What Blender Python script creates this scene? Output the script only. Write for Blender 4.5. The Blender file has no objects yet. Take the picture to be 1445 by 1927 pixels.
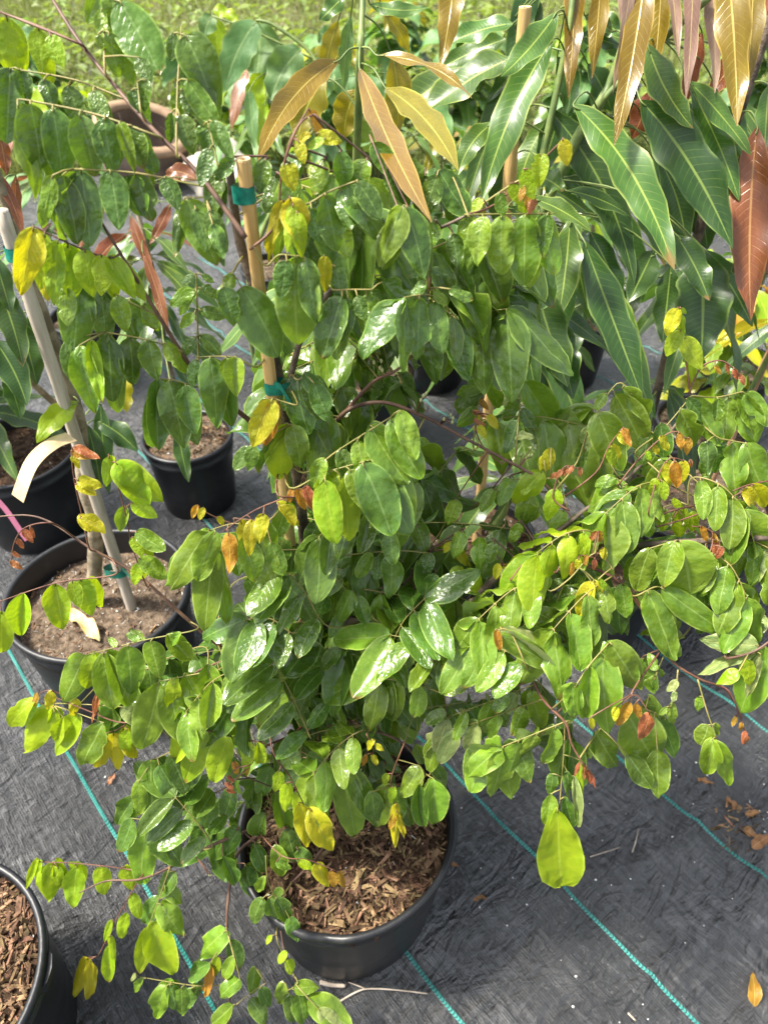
import bpy, bmesh, math, random
from mathutils import Vector, Matrix, noise
random.seed(7)
SC = bpy.context.scene
COL = SC.collection

# ------------------------------------------------------------------ camera, sky, sun, exposure
CAM_H, PITCH, FPX, CX, CY = 1.45, math.radians(42.0), 1391.0, 722.5, 963.5
CAM = Vector((0, 0, CAM_H))
FWD = Vector((0, math.cos(PITCH), -math.sin(PITCH)))
UPV = Vector((0, math.sin(PITCH), math.cos(PITCH)))
cam_data = bpy.data.cameras.new('camera')
cam = bpy.data.objects.new('camera', cam_data); COL.objects.link(cam)
cam.location = CAM
cam.rotation_euler = (math.pi/2 - PITCH, 0, 0)
cam_data.sensor_fit = 'VERTICAL'; cam_data.sensor_height = 36.0
cam_data.lens = 36.0*FPX/1927.0
cam_data.clip_start = 0.02; cam_data.clip_end = 600
cam_data.dof.use_dof = True; cam_data.dof.focus_distance = 0.85; cam_data.dof.aperture_fstop = 7.0
SC.camera = cam

SUN_EL, SUN_AZ = math.radians(60), math.radians(-90)      # azimuth from +Y (away from camera) towards -X is negative
w = bpy.data.worlds.new('World'); SC.world = w; w.use_nodes = True
nt = w.node_tree; nt.nodes.clear()
sky = nt.nodes.new('ShaderNodeTexSky'); sky.sky_type = 'NISHITA'; sky.sun_disc = False
sky.sun_elevation = SUN_EL; sky.sun_rotation = SUN_AZ
sky.air_density = 1.0; sky.dust_density = 4.0; sky.ozone_density = 1.0
bg = nt.nodes.new('ShaderNodeBackground'); bg.inputs['Strength'].default_value = 0.125
wo = nt.nodes.new('ShaderNodeOutputWorld')
hsv = nt.nodes.new('ShaderNodeHueSaturation'); hsv.inputs['Saturation'].default_value = 0.45     # thin white haze over the blue
nt.links.new(sky.outputs[0], hsv.inputs['Color']); nt.links.new(hsv.outputs[0], bg.inputs[0]); nt.links.new(bg.outputs[0], wo.inputs[0])

sd = bpy.data.lights.new('sun', 'SUN'); sd.energy = 4.0; sd.angle = math.radians(7.0); sd.color = (1.0, 0.94, 0.82)
sun = bpy.data.objects.new('sun', sd); COL.objects.link(sun)
sdir = Vector((math.sin(SUN_AZ)*math.cos(SUN_EL), math.cos(SUN_AZ)*math.cos(SUN_EL), math.sin(SUN_EL)))
sun.rotation_euler = sdir.to_track_quat('Z', 'Y').to_euler(); sun.location = sdir*20

SC.view_settings.view_transform = 'Standard'; SC.view_settings.look = 'None'
SC.view_settings.exposure = 1.48; SC.view_settings.gamma = 1.0
SC.render.engine = 'CYCLES'
SC.cycles.use_denoising = True
SC.cycles.max_bounces = 6; SC.cycles.diffuse_bounces = 3; SC.cycles.transmission_bounces = 4; SC.cycles.glossy_bounces = 2
SC.cycles.sample_clamp_indirect = 6.0

# ------------------------------------------------------------------ helpers
def at(px, py, d):
    u = (px-CX)/FPX; v = (py-CY)/FPX
    return CAM + d*(Vector((u, 0, 0)) + FWD - v*UPV)
def proj(p):
    q = p-CAM; d = q.dot(FWD)
    return (CX+FPX*q.x/d, CY-FPX*q.dot(UPV)/d, d)
def dY(py, Y):                       # axis depth of the point on row py standing at forward distance Y
    v = (py-CY)/FPX
    return Y/(math.cos(PITCH)-v*math.sin(PITCH))
def rnd(a, b): return random.uniform(a, b)
def tag(o, label=None, cat=None, group=None, kind=None):
    if label: o['label'] = label
    if cat: o['category'] = cat
    if group: o['group'] = group
    if kind: o['kind'] = kind
    return o
def empty(name, loc, label, cat, group=None):
    o = bpy.data.objects.new(name, None); COL.objects.link(o); o.location = loc
    o.empty_display_size = 0.05
    return tag(o, label, cat, group)
def link(name, me, parent=None, mat=None):
    if mat is not None:
        me.materials.clear(); me.materials.append(mat)
    o = bpy.data.objects.new(name, me); COL.objects.link(o)
    if parent is not None:
        o.parent = parent
        o.location = -Vector(parent.location) if parent.parent is None and parent.type == 'EMPTY' else (0, 0, 0)
    return o
def smooth(me):
    me.polygons.foreach_set('use_smooth', [True]*len(me.polygons)); return me
class MB:
    def __init__(s): s.v = []; s.f = []; s.uv = []; s.mi = []
    def add(s, v, f, uv=None, mi=0):
        o = len(s.v); s.v += [tuple(p) for p in v]; s.f += [tuple(i+o for i in q) for q in f]
        s.uv += (uv if uv else [(0.5, 0.5)]*len(v)); s.mi += [mi]*len(f)
    def mesh(s, name, sm=True):
        me = bpy.data.meshes.new(name); me.from_pydata(s.v, [], s.f)
        ul = me.uv_layers.new(name='UVMap')
        lv = [0]*len(me.loops); me.loops.foreach_get('vertex_index', lv)
        ul.data.foreach_set('uv', [c for i in lv for c in s.uv[i]])
        if any(s.mi): me.polygons.foreach_set('material_index', s.mi)
        if sm: smooth(me)
        me.update(); return me
def catmull(pts, k=4):
    out = []; n = len(pts)
    for i in range(n-1):
        p0 = pts[max(i-1, 0)]; p1 = pts[i]; p2 = pts[i+1]; p3 = pts[min(i+2, n-1)]
        for j in range(k):
            t = j/k
            out.append(0.5*((2*p1)+(p2-p0)*t+(2*p0-5*p1+4*p2-p3)*t*t+(3*p1-p0-3*p2+p3)*t**3))
    out.append(pts[-1]); return out
def tube(mb, pts, r0, r1, sides=6, mi=0, cap=True, rough=0.0, rf=None):
    n = len(pts); vs = []; uv = []; fs = []
    ref = Vector((0.3, 0.2, 1)).normalized(); L = 0
    for i, p in enumerate(pts):
        t = (pts[min(i+1, n-1)]-pts[max(i-1, 0)])
        t = t.normalized() if t.length > 1e-9 else Vector((0, 0, 1))
        a = t.cross(ref)
        if a.length < 1e-3: a = t.cross(Vector((1, 0, 0)))
        a.normalize(); b = t.cross(a); ref = a.cross(t) if a.cross(t).length > .1 else ref
        if i: L += (p-pts[i-1]).length
        r = r0+(r1-r0)*i/max(n-1, 1)
        if rf: r *= rf(i/max(n-1, 1))
        for k in range(sides):
            an = 2*math.pi*k/sides; rr = r*(1+rough*(random.random()-.5))
            vs.append(p+a*math.cos(an)*rr+b*math.sin(an)*rr); uv.append((k/sides, L))
    for i in range(n-1):
        for k in range(sides):
            k2 = (k+1) % sides
            fs.append((i*sides+k, i*sides+k2, (i+1)*sides+k2, (i+1)*sides+k))
    if cap:
        fs.append(tuple(range(sides-1, -1, -1))); fs.append(tuple((n-1)*sides+k for k in range(sides)))
    mb.add(vs, fs, uv, mi)

# ------------------------------------------------------------------ materials
def srgb(r, g, b):
    f = lambda c: (c/255/12.92) if c/255 <= 0.04045 else ((c/255+0.055)/1.055)**2.4
    return (f(r), f(g), f(b), 1)
class NT:
    def __init__(s, name):
        s.m = bpy.data.materials.new(name); s.m.use_nodes = True; s.t = s.m.node_tree; s.t.nodes.clear()
    def n(s, ty, ins=None, **kw):
        nd = s.t.nodes.new(ty)
        for k, v in kw.items(): setattr(nd, k, v)
        for k, v in (ins or {}).items():
            if isinstance(v, bpy.types.NodeSocket): s.t.links.new(v, nd.inputs[k])
            else: nd.inputs[k].default_value = v
        return nd
    def math(s, op, a, b=0.0, c=None, clamp=False):
        nd = s.n('ShaderNodeMath', {0: a, 1: b}, operation=op); nd.use_clamp = clamp
        if c is not None:
            if isinstance(c, bpy.types.NodeSocket): s.t.links.new(c, nd.inputs[2])
            else: nd.inputs[2].default_value = c
        return nd.outputs[0]
    def mix(s, f, a, b):
        nd = s.n('ShaderNodeMix', data_type='RGBA'); 
        for i, v in ((0, f), (6, a), (7, b)):
            if isinstance(v, bpy.types.NodeSocket): s.t.links.new(v, nd.inputs[i])
            else: nd.inputs[i].default_value = v
        return nd.outputs[2]
    def ss(s, x, lo, hi, a=0.0, b=1.0):
        nd = s.n('ShaderNodeMapRange', {'Value': x, 'From Min': lo, 'From Max': hi, 'To Min': a, 'To Max': b}, interpolation_type='SMOOTHSTEP')
        return nd.outputs[0]
    def out(s, sh):
        o = s.n('ShaderNodeOutputMaterial'); s.t.links.new(sh, o.inputs[0]); return s.m
def leaf_mat(name, c1, c2, back, trans, vein, margin, rough=0.36, tfac=0.3, nv=9, slant=0.28, vstr=0.35, blister=0.8, spots=0.5, mstr=0.75, vbump=0.05, spec=0.5, mfac=0.85, cvar=0.22):
    N = NT(name)
    uv = N.n('ShaderNodeUVMap').outputs[0]
    sep = N.n('ShaderNodeSeparateXYZ', {0: uv}); u, v = sep.outputs[0], sep.outputs[1]
    sx = N.math('MULTIPLY', N.math('ABSOLUTE', N.math('SUBTRACT', u, 0.5)), 2.0)
    oi = N.n('ShaderNodeObjectInfo'); gi = N.n('ShaderNodeNewGeometry')
    rr = N.math('FRACT', N.math('ADD', oi.outputs['Random'], gi.outputs['Random Per Island']))
    off = N.n('ShaderNodeCombineXYZ', {0: N.math('MULTIPLY', rr, 37.0), 1: N.math('MULTIPLY', rr, 91.0), 2: rr}).outputs[0]
    asp = N.n('ShaderNodeVectorMath', {0: uv, 1: (1.0, 1.9, 1.0)}, operation='MULTIPLY').outputs[0]
    co = N.n('ShaderNodeVectorMath', {0: asp, 1: off}, operation='ADD').outputs[0]
    nz = N.n('ShaderNodeTexNoise', {'Vector': co, 'Scale': 3.0, 'Detail': 4.0, 'Roughness': 0.6}).outputs[0]
    nb = N.n('ShaderNodeTexNoise', {'Vector': co, 'Scale': 4.2, 'Detail': 1.5}).outputs[0]
    ns = N.n('ShaderNodeTexNoise', {'Vector': co, 'Scale': 24.0, 'Detail': 3.0, 'Roughness': 0.7}).outputs[0]
    base = N.mix(N.ss(nz, 0.22, 0.80), c1, c2)
    hs = N.n('ShaderNodeHueSaturation', {'Color': base, 'Hue': N.math('MULTIPLY_ADD', rr, 0.03, 0.485),
              'Value': N.math('MULTIPLY_ADD', N.math('FRACT', N.math('MULTIPLY', rr, 7.3)), cvar*2, 1-cvar), 'Saturation': 1.0})
    base = hs.outputs[0]
    ph = N.math('FRACT', N.math('MULTIPLY', N.math('SUBTRACT', v, N.math('MULTIPLY', N.math('POWER', sx, 1.3), slant)), float(nv)))
    tri = N.math('ABSOLUTE', N.math('SUBTRACT', ph, 0.5))
    vm = N.math('MULTIPLY', N.ss(tri, 0.075, 0.0), N.ss(sx, 1.0, 0.5))
    mid = N.ss(sx, 0.075, 0.03)
    mar = N.math('MULTIPLY', N.ss(sx, 0.86, 0.97), N.ss(nz, .30, .62))
    base = N.mix(N.math('MULTIPLY', vm, vstr), base, vein)
    base = N.mix(N.math('MULTIPLY', mid, mstr), base, vein)
    base = N.mix(N.math('MULTIPLY', mar, mfac), base, margin)
    sp = N.math('MULTIPLY', N.ss(ns, 0.62, 0.74), N.math('MULTIPLY', N.ss(N.math('FRACT', N.math('MULTIPLY', rr, 13.7)), 0.15, 0.8), spots))
    top = N.mix(sp, base, (0.36, 0.40, 0.30, 1))
    brn = N.math('MULTIPLY', N.ss(N.math('ADD', v, N.math('MULTIPLY', nz, .5)), 1.16, 1.24), N.ss(N.math('FRACT', N.math('MULTIPLY', rr, 23.1)), .78, .82))
    top = N.mix(N.math('MULTIPLY', brn, .8), top, (.20, .10, .03, 1))
    yel = N.math('MULTIPLY', N.ss(N.n('ShaderNodeTexNoise', {'Vector': co, 'Scale': 1.6, 'Detail': 2.0}).outputs[0], .52, .68), N.ss(N.math('FRACT', N.math('MULTIPLY', rr, 31.7)), .45, .9))
    top = N.mix(N.math('MULTIPLY', yel, .18 if spots > .2 else .06), top, trans)
    bk = N.mix(N.math('MULTIPLY', mid, 0.6), back, vein)
    colr = N.mix(gi.outputs['Backfacing'], top, bk)
    h = N.math('ADD', N.math('MULTIPLY', N.math('MAXIMUM', vm, mid), -vbump), N.math('MULTIPLY', nb, blister))
    bump = N.n('ShaderNodeBump', {'Height': h, 'Strength': 0.5, 'Distance': 0.004}).outputs[0]
    ro = N.math('ADD', N.math('MULTIPLY', sp, 0.3), N.math('MULTIPLY_ADD', nz, 0.16, rough-0.08))
    ro = N.math('ADD', ro, N.math('MULTIPLY', gi.outputs['Backfacing'], 0.22))
    p = N.n('ShaderNodeBsdfPrincipled', {'Base Color': colr, 'Roughness': ro, 'Normal': bump, 'Specular IOR Level': spec})
    tc = N.mix(0.75, base, trans)
    tr = N.n('ShaderNodeBsdfTranslucent', {'Color': tc, 'Normal': bump})
    mx = N.n('ShaderNodeMixShader', {0: tfac, 1: p.outputs[0], 2: tr.outputs[0]})
    return N.out(mx.outputs[0])
def simple_mat(name, c1, c2, scale=20, rough=0.6, bump=0.2, dist=0.002, spec=0.4, stretch=(1, 1, 1), detail=5, lo=0.35, hi=0.65, bscale=None, isl=0.0):
    N = NT(name)
    tc = N.n('ShaderNodeTexCoord').outputs['Object']
    mp = N.n('ShaderNodeVectorMath', {0: tc, 1: stretch}, operation='MULTIPLY').outputs[0]
    nz = N.n('ShaderNodeTexNoise', {'Vector': mp, 'Scale': scale, 'Detail': detail, 'Roughness': 0.6}).outputs[0]
    n2 = N.n('ShaderNodeTexNoise', {'Vector': mp, 'Scale': bscale or scale*3, 'Detail': 4}).outputs[0]
    c = N.mix(N.ss(nz, lo, hi), c1, c2)
    if isl:
        gi = N.n('ShaderNodeNewGeometry'); oi = N.n('ShaderNodeObjectInfo')
        rr = N.math('FRACT', N.math('ADD', oi.outputs['Random'], gi.outputs['Random Per Island']))
        c = N.n('ShaderNodeHueSaturation', {'Color': c, 'Value': N.math('MULTIPLY_ADD', rr, 2*isl, 1-isl), 'Hue': N.math('MULTIPLY_ADD', N.math('FRACT', N.math('MULTIPLY', rr, 5.7)), 0.05, 0.475)}).outputs[0]
    bp = N.n('ShaderNodeBump', {'Height': n2, 'Strength': bump, 'Distance': dist}).outputs[0]
    p = N.n('ShaderNodeBsdfPrincipled', {'Base Color': c, 'Roughness': rough, 'Normal': bp, 'Specular IOR Level': spec})
    return N.out(p.outputs[0])

G = {}
#            name            c1 (deep)              c2 (light)             back                   translucent            vein                  margin
G['m'] = leaf_mat('leaf_mature', (.052,.108,.014,1), (.092,.165,.020,1), (.165,.245,.075,1), (.22,.42,.02,1), (.17,.27,.07,1), (.26,.38,.08,1), rough=.25, spec=.6, tfac=.22, vstr=.28)
G['g'] = leaf_mat('leaf_green', (.098,.182,.015,1), (.165,.258,.022,1), (.22,.31,.09,1), (.34,.54,.02,1), (.24,.34,.08,1), (.32,.42,.09,1), rough=.25, spec=.6, tfac=.27, vstr=.30)
G['b'] = leaf_mat('leaf_lime', (.185,.315,.010,1), (.290,.400,.012,1), (.26,.37,.05,1), (.50,.66,.008,1), (.34,.44,.04,1), (.40,.50,.06,1), rough=.36, tfac=.38, spots=.05, vstr=.3)
G['y'] = leaf_mat('leaf_yellow', (.330,.360,.010,1), (.480,.420,.014,1), (.42,.40,.06,1), (.70,.62,.01,1), (.46,.46,.06,1), (.50,.48,.08,1), rough=.36, tfac=.36, spots=0., vstr=.35, nv=11, vbump=.9)
G['o'] = leaf_mat('leaf_bronze', (.340,.150,.020,1), (.460,.270,.022,1), (.36,.14,.03,1), (.70,.32,.02,1), (.46,.34,.06,1), (.52,.42,.10,1), rough=.36, tfac=.36, spots=0., vstr=.4, nv=12, vbump=1.)
G['r'] = leaf_mat('leaf_russet', (.260,.075,.030,1), (.380,.130,.045,1), (.34,.12,.06,1), (.60,.18,.04,1), (.46,.24,.12,1), (.50,.34,.20,1), rough=.4, tfac=.34, spots=0., vstr=.3, nv=9, vbump=.6)
G['u'] = leaf_mat('leaf_pale', (.130,.200,.060,1), (.300,.350,.110,1), (.36,.42,.17,1), (.44,.52,.12,1), (.40,.44,.16,1), (.50,.52,.24,1), rough=.42, tfac=.26, vstr=.25, blister=.9)
KW = dict(nv=21, slant=.085, mstr=.85, blister=.25, spots=.06, cvar=.16)
G['mg'] = leaf_mat('long_leaf_green', (.040,.092,.017,1), (.080,.152,.024,1), (.11,.20,.05,1), (.17,.38,.02,1), (.30,.38,.08,1), (.30,.36,.08,1), rough=.30, tfac=.2, vstr=.34, spec=.55, vbump=.03, **KW)
G['md'] = leaf_mat('long_leaf_dark', (.020,.050,.013,1), (.042,.086,.018,1), (.06,.13,.035,1), (.11,.28,.02,1), (.20,.28,.06,1), (.17,.24,.06,1), rough=.32, tfac=.2, vstr=.30, spec=.5, vbump=.03, **KW)
G['my'] = leaf_mat('long_leaf_olive', (.145,.130,.010,1), (.215,.185,.012,1), (.24,.22,.03,1), (.50,.42,.01,1), (.42,.42,.07,1), (.42,.40,.06,1), rough=.28, tfac=.36, vstr=.32, vbump=.12, **KW)
G['mb'] = leaf_mat('long_leaf_bronze', (.150,.092,.010,1), (.215,.145,.012,1), (.20,.135,.040,1), (.42,.27,.015,1), (.44,.34,.08,1), (.40,.28,.06,1), rough=.24, tfac=.26, vstr=.32, spec=.6, vbump=.12, **KW)
G['mr'] = leaf_mat('long_leaf_copper', (.135,.045,.018,1), (.21,.070,.026,1), (.30,.13,.07,1), (.50,.14,.03,1), (.44,.24,.09,1), (.40,.20,.08,1), rough=.28, tfac=.26, vstr=.32, spec=.6, vbump=.12, **KW)
G['mp'] = leaf_mat('long_leaf_mauve', (.20,.12,.10,1), (.30,.19,.15,1), (.30,.21,.17,1), (.46,.24,.14,1), (.44,.36,.16,1), (.42,.34,.16,1), rough=.36, tfac=.24, vstr=.4, **KW)
G['w'] = leaf_mat('leaf_broad', (.065,.160,.045,1), (.13,.24,.075,1), (.20,.32,.10,1), (.30,.50,.06,1), (.26,.36,.14,1), (.22,.32,.10,1), rough=.55, tfac=.3, nv=7, vstr=.2, spots=0.)
G['dead'] = leaf_mat('leaf_dead', (.16,.070,.024,1), (.27,.130,.045,1), (.26,.15,.07,1), (.4,.2,.05,1), (.44,.26,.12,1), (.30,.14,.05,1), rough=.55, tfac=.1, spots=.1)
M_twig = simple_mat('twig_bark', srgb(80,58,50), srgb(110,84,68), 60, .55, .4, .001)
M_stalk = simple_mat('leaf_stalk_skin', srgb(112,112,56), srgb(140,128,76), 40, .5, .1, .001)
M_red = simple_mat('red_shoot_skin', srgb(86,54,44), srgb(116,82,64), 40, .5, .1, .001)
M_bark = simple_mat('trunk_bark', srgb(66,56,48), srgb(112,98,84), 50, .7, .7, .003)
M_mtrunk = simple_mat('mango_bark', srgb(104,92,72), srgb(150,138,116), 40, .75, .6, .003)
M_mstem = simple_mat('green_stem_skin', srgb(84,104,56), srgb(118,132,70), 30, .5, .15, .001)
M_bamboo = simple_mat('bamboo', srgb(190,150,92), srgb(218,184,128), 6, .45, .35, .001, stretch=(30, 30, 1.5), bscale=30)
M_pale_stake = simple_mat('weathered_stake', srgb(160,148,132), srgb(192,182,168), 8, .6, .3, .001, stretch=(14, 14, 1))
M_pith = simple_mat('bamboo_end', srgb(200,170,120), srgb(226,200,150), 80, .7, .2, .001)
M_tie = simple_mat('green_tie', srgb(14,96,84), srgb(34,142,124), 60, .35, .3, .002)
M_tag = simple_mat('cream_tag', srgb(190,168,126), srgb(216,198,160), 18, .5, .15, .001)
M_pinktag = simple_mat('pink_tag', srgb(112,54,80), srgb(130,70,94), 18, .5, .1, .001)
M_clay = simple_mat('clay_pot', srgb(88,76,66), srgb(128,112,98), 5, .8, .4, .004)
M_stone = simple_mat('stone', srgb(150,146,136), srgb(190,184,172), 6, .85, .5, .004)
M_soil = simple_mat('soil_dark', (.030,.018,.011,1), (.105,.062,.040,1), 55, .95, 1.0, .006, spec=.15, lo=.38, hi=.66)
M_soil2 = simple_mat('soil_brown', (.060,.044,.031,1), (.165,.122,.086,1), 70, .95, 1.0, .006, spec=.15, lo=.36, hi=.66)
M_chip = simple_mat('bark_chip', (.070,.040,.021,1), (.200,.128,.072,1), 60, .85, .5, .002, spec=.2, stretch=(1, 1, 1), isl=.7)
M_perl = simple_mat('perlite', (.62,.61,.58,1), (.8,.8,.77,1), 60, .9, .3, .001)
M_flower = simple_mat('flower_bud', (.30,.32,.14,1), (.46,.44,.24,1), 60, .6, .1, .001)
M_drytwig = simple_mat('dry_twig', srgb(150,138,124), srgb(184,172,158), 40, .8, .4, .001)
M_grass = None

def plastic():
    N = NT('black_plastic')
    tc = N.n('ShaderNodeTexCoord').outputs['Object']
    nz = N.n('ShaderNodeTexNoise', {'Vector': tc, 'Scale': 7.0, 'Detail': 6.0, 'Roughness': .65}).outputs[0]
    st = N.n('ShaderNodeVectorMath', {0: tc, 1: (9, 9, 1.4)}, operation='MULTIPLY').outputs[0]
    n2 = N.n('ShaderNodeTexNoise', {'Vector': st, 'Scale': 4.0, 'Detail': 5.0}).outputs[0]
    n3 = N.n('ShaderNodeTexNoise', {'Vector': tc, 'Scale': 130.0, 'Detail': 3.0}).outputs[0]
    dust_sheen = N.math('MULTIPLY', N.ss(nz, .46, .72), N.ss(n2, .35, .7))
    c = N.mix(dust_sheen, (.009, .010, .0125, 1), (.034, .034, .034, 1))
    ro = N.math('MULTIPLY_ADD', nz, .3, .26)
    bp = N.n('ShaderNodeBump', {'Height': N.math('ADD', n3, N.math('MULTIPLY', nz, 3.0)), 'Strength': .12, 'Distance': .002}).outputs[0]
    p = N.n('ShaderNodeBsdfPrincipled', {'Base Color': c, 'Roughness': ro, 'Normal': bp})
    return N.out(p.outputs[0])
M_pot = plastic()
LDIR = Vector((0.643, -0.766, 0))           # run of the woven guide lines
LNRM = Vector((0.766, 0.643, 0))
def fabric():
    N = NT('woven_ground_cloth')
    tc = N.n('ShaderNodeTexCoord').outputs['Object']
    rot = N.n('ShaderNodeVectorRotate', {'Vector': tc, 'Axis': (0, 0, 1), 'Angle': -math.atan2(LDIR.y, LDIR.x)}, rotation_type='AXIS_ANGLE').outputs[0]
    sp = N.n('ShaderNodeSeparateXYZ', {0: rot})
    wy = N.math('SINE', N.math('MULTIPLY', sp.outputs[1], 2*math.pi/0.0045))
    wx = N.math('SINE', N.math('MULTIPLY', sp.outputs[0], 2*math.pi/0.0022))
    weave = N.math('ADD', N.math('MULTIPLY', wx, .25), N.math('MULTIPLY', wy, .6))
    s1 = N.n('ShaderNodeVectorMath', {0: rot, 1: (1.4, 7.0, 1)}, operation='MULTIPLY').outputs[0]
    cr = N.n('ShaderNodeTexNoise', {'Vector': s1, 'Scale': 14.0, 'Detail': 6.0, 'Roughness': .66, 'Distortion': .8}).outputs[0]
    s2 = N.n('ShaderNodeVectorMath', {0: rot, 1: (9.0, 3.0, 1)}, operation='MULTIPLY').outputs[0]
    cr2 = N.n('ShaderNodeTexNoise', {'Vector': s2, 'Scale': 7.0, 'Detail': 5.0, 'Roughness': .6}).outputs[0]
    big = N.n('ShaderNodeTexNoise', {'Vector': tc, 'Scale': 3.2, 'Detail': 5.0, 'Roughness': .6}).outputs[0]
    dust_sheen = N.math('MULTIPLY', N.ss(big, .30, .66), N.math('ADD', N.math('MULTIPLY', N.ss(cr, .44, .60), .7), N.math('MULTIPLY', N.ss(cr2, .44, .62), .45)))  # dusty patches, with sheen along the creases painted in as paler streaks
    c = N.mix(dust_sheen, (.020, .020, .021, 1), (.115, .115, .117, 1))
    c = N.mix(N.math('MULTIPLY', N.ss(wy, .2, .9), .25), c, (.15, .152, .16, 1))
    ck = N.n('ShaderNodeTexNoise', {'Vector': N.n('ShaderNodeVectorMath', {0: rot, 1: (2.2, 1.0, 1)}, operation='MULTIPLY').outputs[0], 'Scale': 9.0, 'Detail': 3.0, 'Roughness': .55, 'Distortion': 1.2}).outputs[0]
    rid = N.math('SUBTRACT', 1.0, N.math('MULTIPLY', N.math('ABSOLUTE', N.math('SUBTRACT', ck, .5)), 5.0), clamp=True)
    h = N.math('ADD', N.math('MULTIPLY', rid, 1.1), N.math('MULTIPLY', weave, .10))
    h = N.math('ADD', h, N.math('ADD', N.math('MULTIPLY', cr, 2.4), N.math('MULTIPLY', cr2, 1.4)))
    bp = N.n('ShaderNodeBump', {'Height': h, 'Strength': 1.0, 'Distance': .013}).outputs[0]
    ro = N.math('MULTIPLY_ADD', dust_sheen, .2, .28)
    p = N.n('ShaderNodeBsdfPrincipled', {'Base Color': c, 'Roughness': ro, 'Normal': bp, 'Specular IOR Level': 1.0, 'IOR': 1.75})
    return N.out(p.outputs[0])
M_cloth = fabric()
def thread():
    N = NT('teal_thread')
    tc = N.n('ShaderNodeTexCoord').outputs['Object']
    nz = N.n('ShaderNodeTexNoise', {'Vector': tc, 'Scale': 12.0, 'Detail': 3.0}).outputs[0]
    c = N.mix(N.ss(nz, .35, .7), (.018, .165, .145, 1), (.05, .27, .24, 1))
    p = N.n('ShaderNodeBsdfPrincipled', {'Base Color': c, 'Roughness': .5})
    return N.out(p.outputs[0])
M_thread = thread()

# ------------------------------------------------------------------ ground
def cloth_z(x, y):
    a = x*LNRM.x+y*LNRM.y; b = x*LDIR.x+y*LDIR.y
    z = 0.014*noise.noise((x*2.1, y*2.1, 3.3))
    q = 1-abs(noise.noise((a*7+1.3, b*13+2, 6.6)))*2.0
    z += .0045*max(0, q)**2*max(0, .35+noise.noise((x*3, y*3, 9.2)))
    q = 1-abs(noise.noise((a*19+5, b*11, 2.6)))*2.0
    z += .0022*max(0, q)**2*max(0, .4+noise.noise((x*4+7, y*4, 1.2)))
    z += 0.0060*noise.noise((a*4.0, b*9.0, 1.7))
    rid = 1-abs(noise.noise((a*3.0+4, b*5.0, 8.1)))*2.2
    z += 0.011*max(0, rid)**3
    z += 0.0025*noise.noise((a*22, b*9, 5.0))
    return z
def grid(x0, x1, y0, y1, step, fz):
    mb = MB(); nx = int((x1-x0)/step)+1; ny = int((y1-y0)/step)+1
    vs = [(x0+i*step, y0+j*step, fz(x0+i*step, y0+j*step)) for j in range(ny) for i in range(nx)]
    fs = [(j*nx+i, j*nx+i+1, (j+1)*nx+i+1, (j+1)*nx+i) for j in range(ny-1) for i in range(nx-1)]
    mb.add(vs, fs); return mb
gm = simple_mat('rough_grass_ground', (.050,.058,.018,1), (.135,.125,.055,1), 9, .95, 1.0, .03, spec=.1)
mb = MB(); mb.add([(-250, -60, -.06), (250, -60, -.06), (250, 400, -.06), (-250, 400, -.06)], [(0, 1, 2, 3)])
tag(link('ground', mb.mesh('ground', False), None, gm), 'rough grassy ground beyond the black cloth', kind='structure')
cloth = link('ground_cloth', grid(-1.35, 1.75, -.35, 2.15, .0085, cloth_z).mesh('ground_cloth'), None, M_cloth)
tag(cloth, 'black woven weed cloth under the pots', kind='structure')
far = grid(-3.2, 3.4, 2.13, 4.6, .06, lambda x, y: cloth_z(x, y)-.003)
tag(link('ground_cloth', far.mesh('ground_cloth_far'), None, M_cloth), 'far strip of black weed cloth running up to the grass', kind='structure')
for x0_, x1_, l_ in ((-3.2, -1.34, 'left strip of black weed cloth beyond the pots'), (1.73, 3.4, 'right strip of black weed cloth beyond the pots')):
    tag(link('ground_cloth', grid(x0_, x1_, -.6, 2.17, .04, lambda x, y: cloth_z(x, y)-.004).mesh('ground_cloth_side'), None, M_cloth), l_, kind='structure')
tag(link('ground_cloth', grid(-3.2, 3.4, -1.6, -.33, .06, lambda x, y: cloth_z(x, y)-.006).mesh('ground_cloth_near'), None, M_cloth), 'near strip of black weed cloth at the photographer feet', kind='structure')
# woven guide lines: little slanted stitches, each line one strip of the cloth
def guide_line(c):
    mb = MB(); p0 = Vector((c, 0, 0)); 
    s = -4.6; step = .0062
    k = 0
    while s < 1.2:
        p = p0+LDIR*s
        if -2.2 < p.x < 2.6 and -.5 < p.y < 3.4:
            wob = .006*noise.noise((s*2.2, c*9, 0))+.003*noise.noise((s*7, c*5, 4))
            q = p+LNRM*wob
            for off, sg in ((-.0016, 1), (.0016, -1)):
                cc = q+LNRM*off; a = (LDIR*sg*.55+LNRM).normalized()*.0021; b = LDIR*.0024
                vs = []
                for e in (-a-b, a-b, a+b, -a+b):
                    t = cc+e; vs.append((t.x, t.y, cloth_z(t.x, t.y)+.0018))
                vs.append((cc.x, cc.y, cloth_z(cc.x, cc.y)+.0032))
                mb.add(vs, [(0, 1, 4), (1, 2, 4), (2, 3, 4), (3, 0, 4)])
        s += step
    if mb.v:
        o = link('guide_line', mb.mesh('guide_line', False), None, M_thread); o.parent = cloth
for i in range(-4, 9): guide_line(.02+.392*i)

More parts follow.
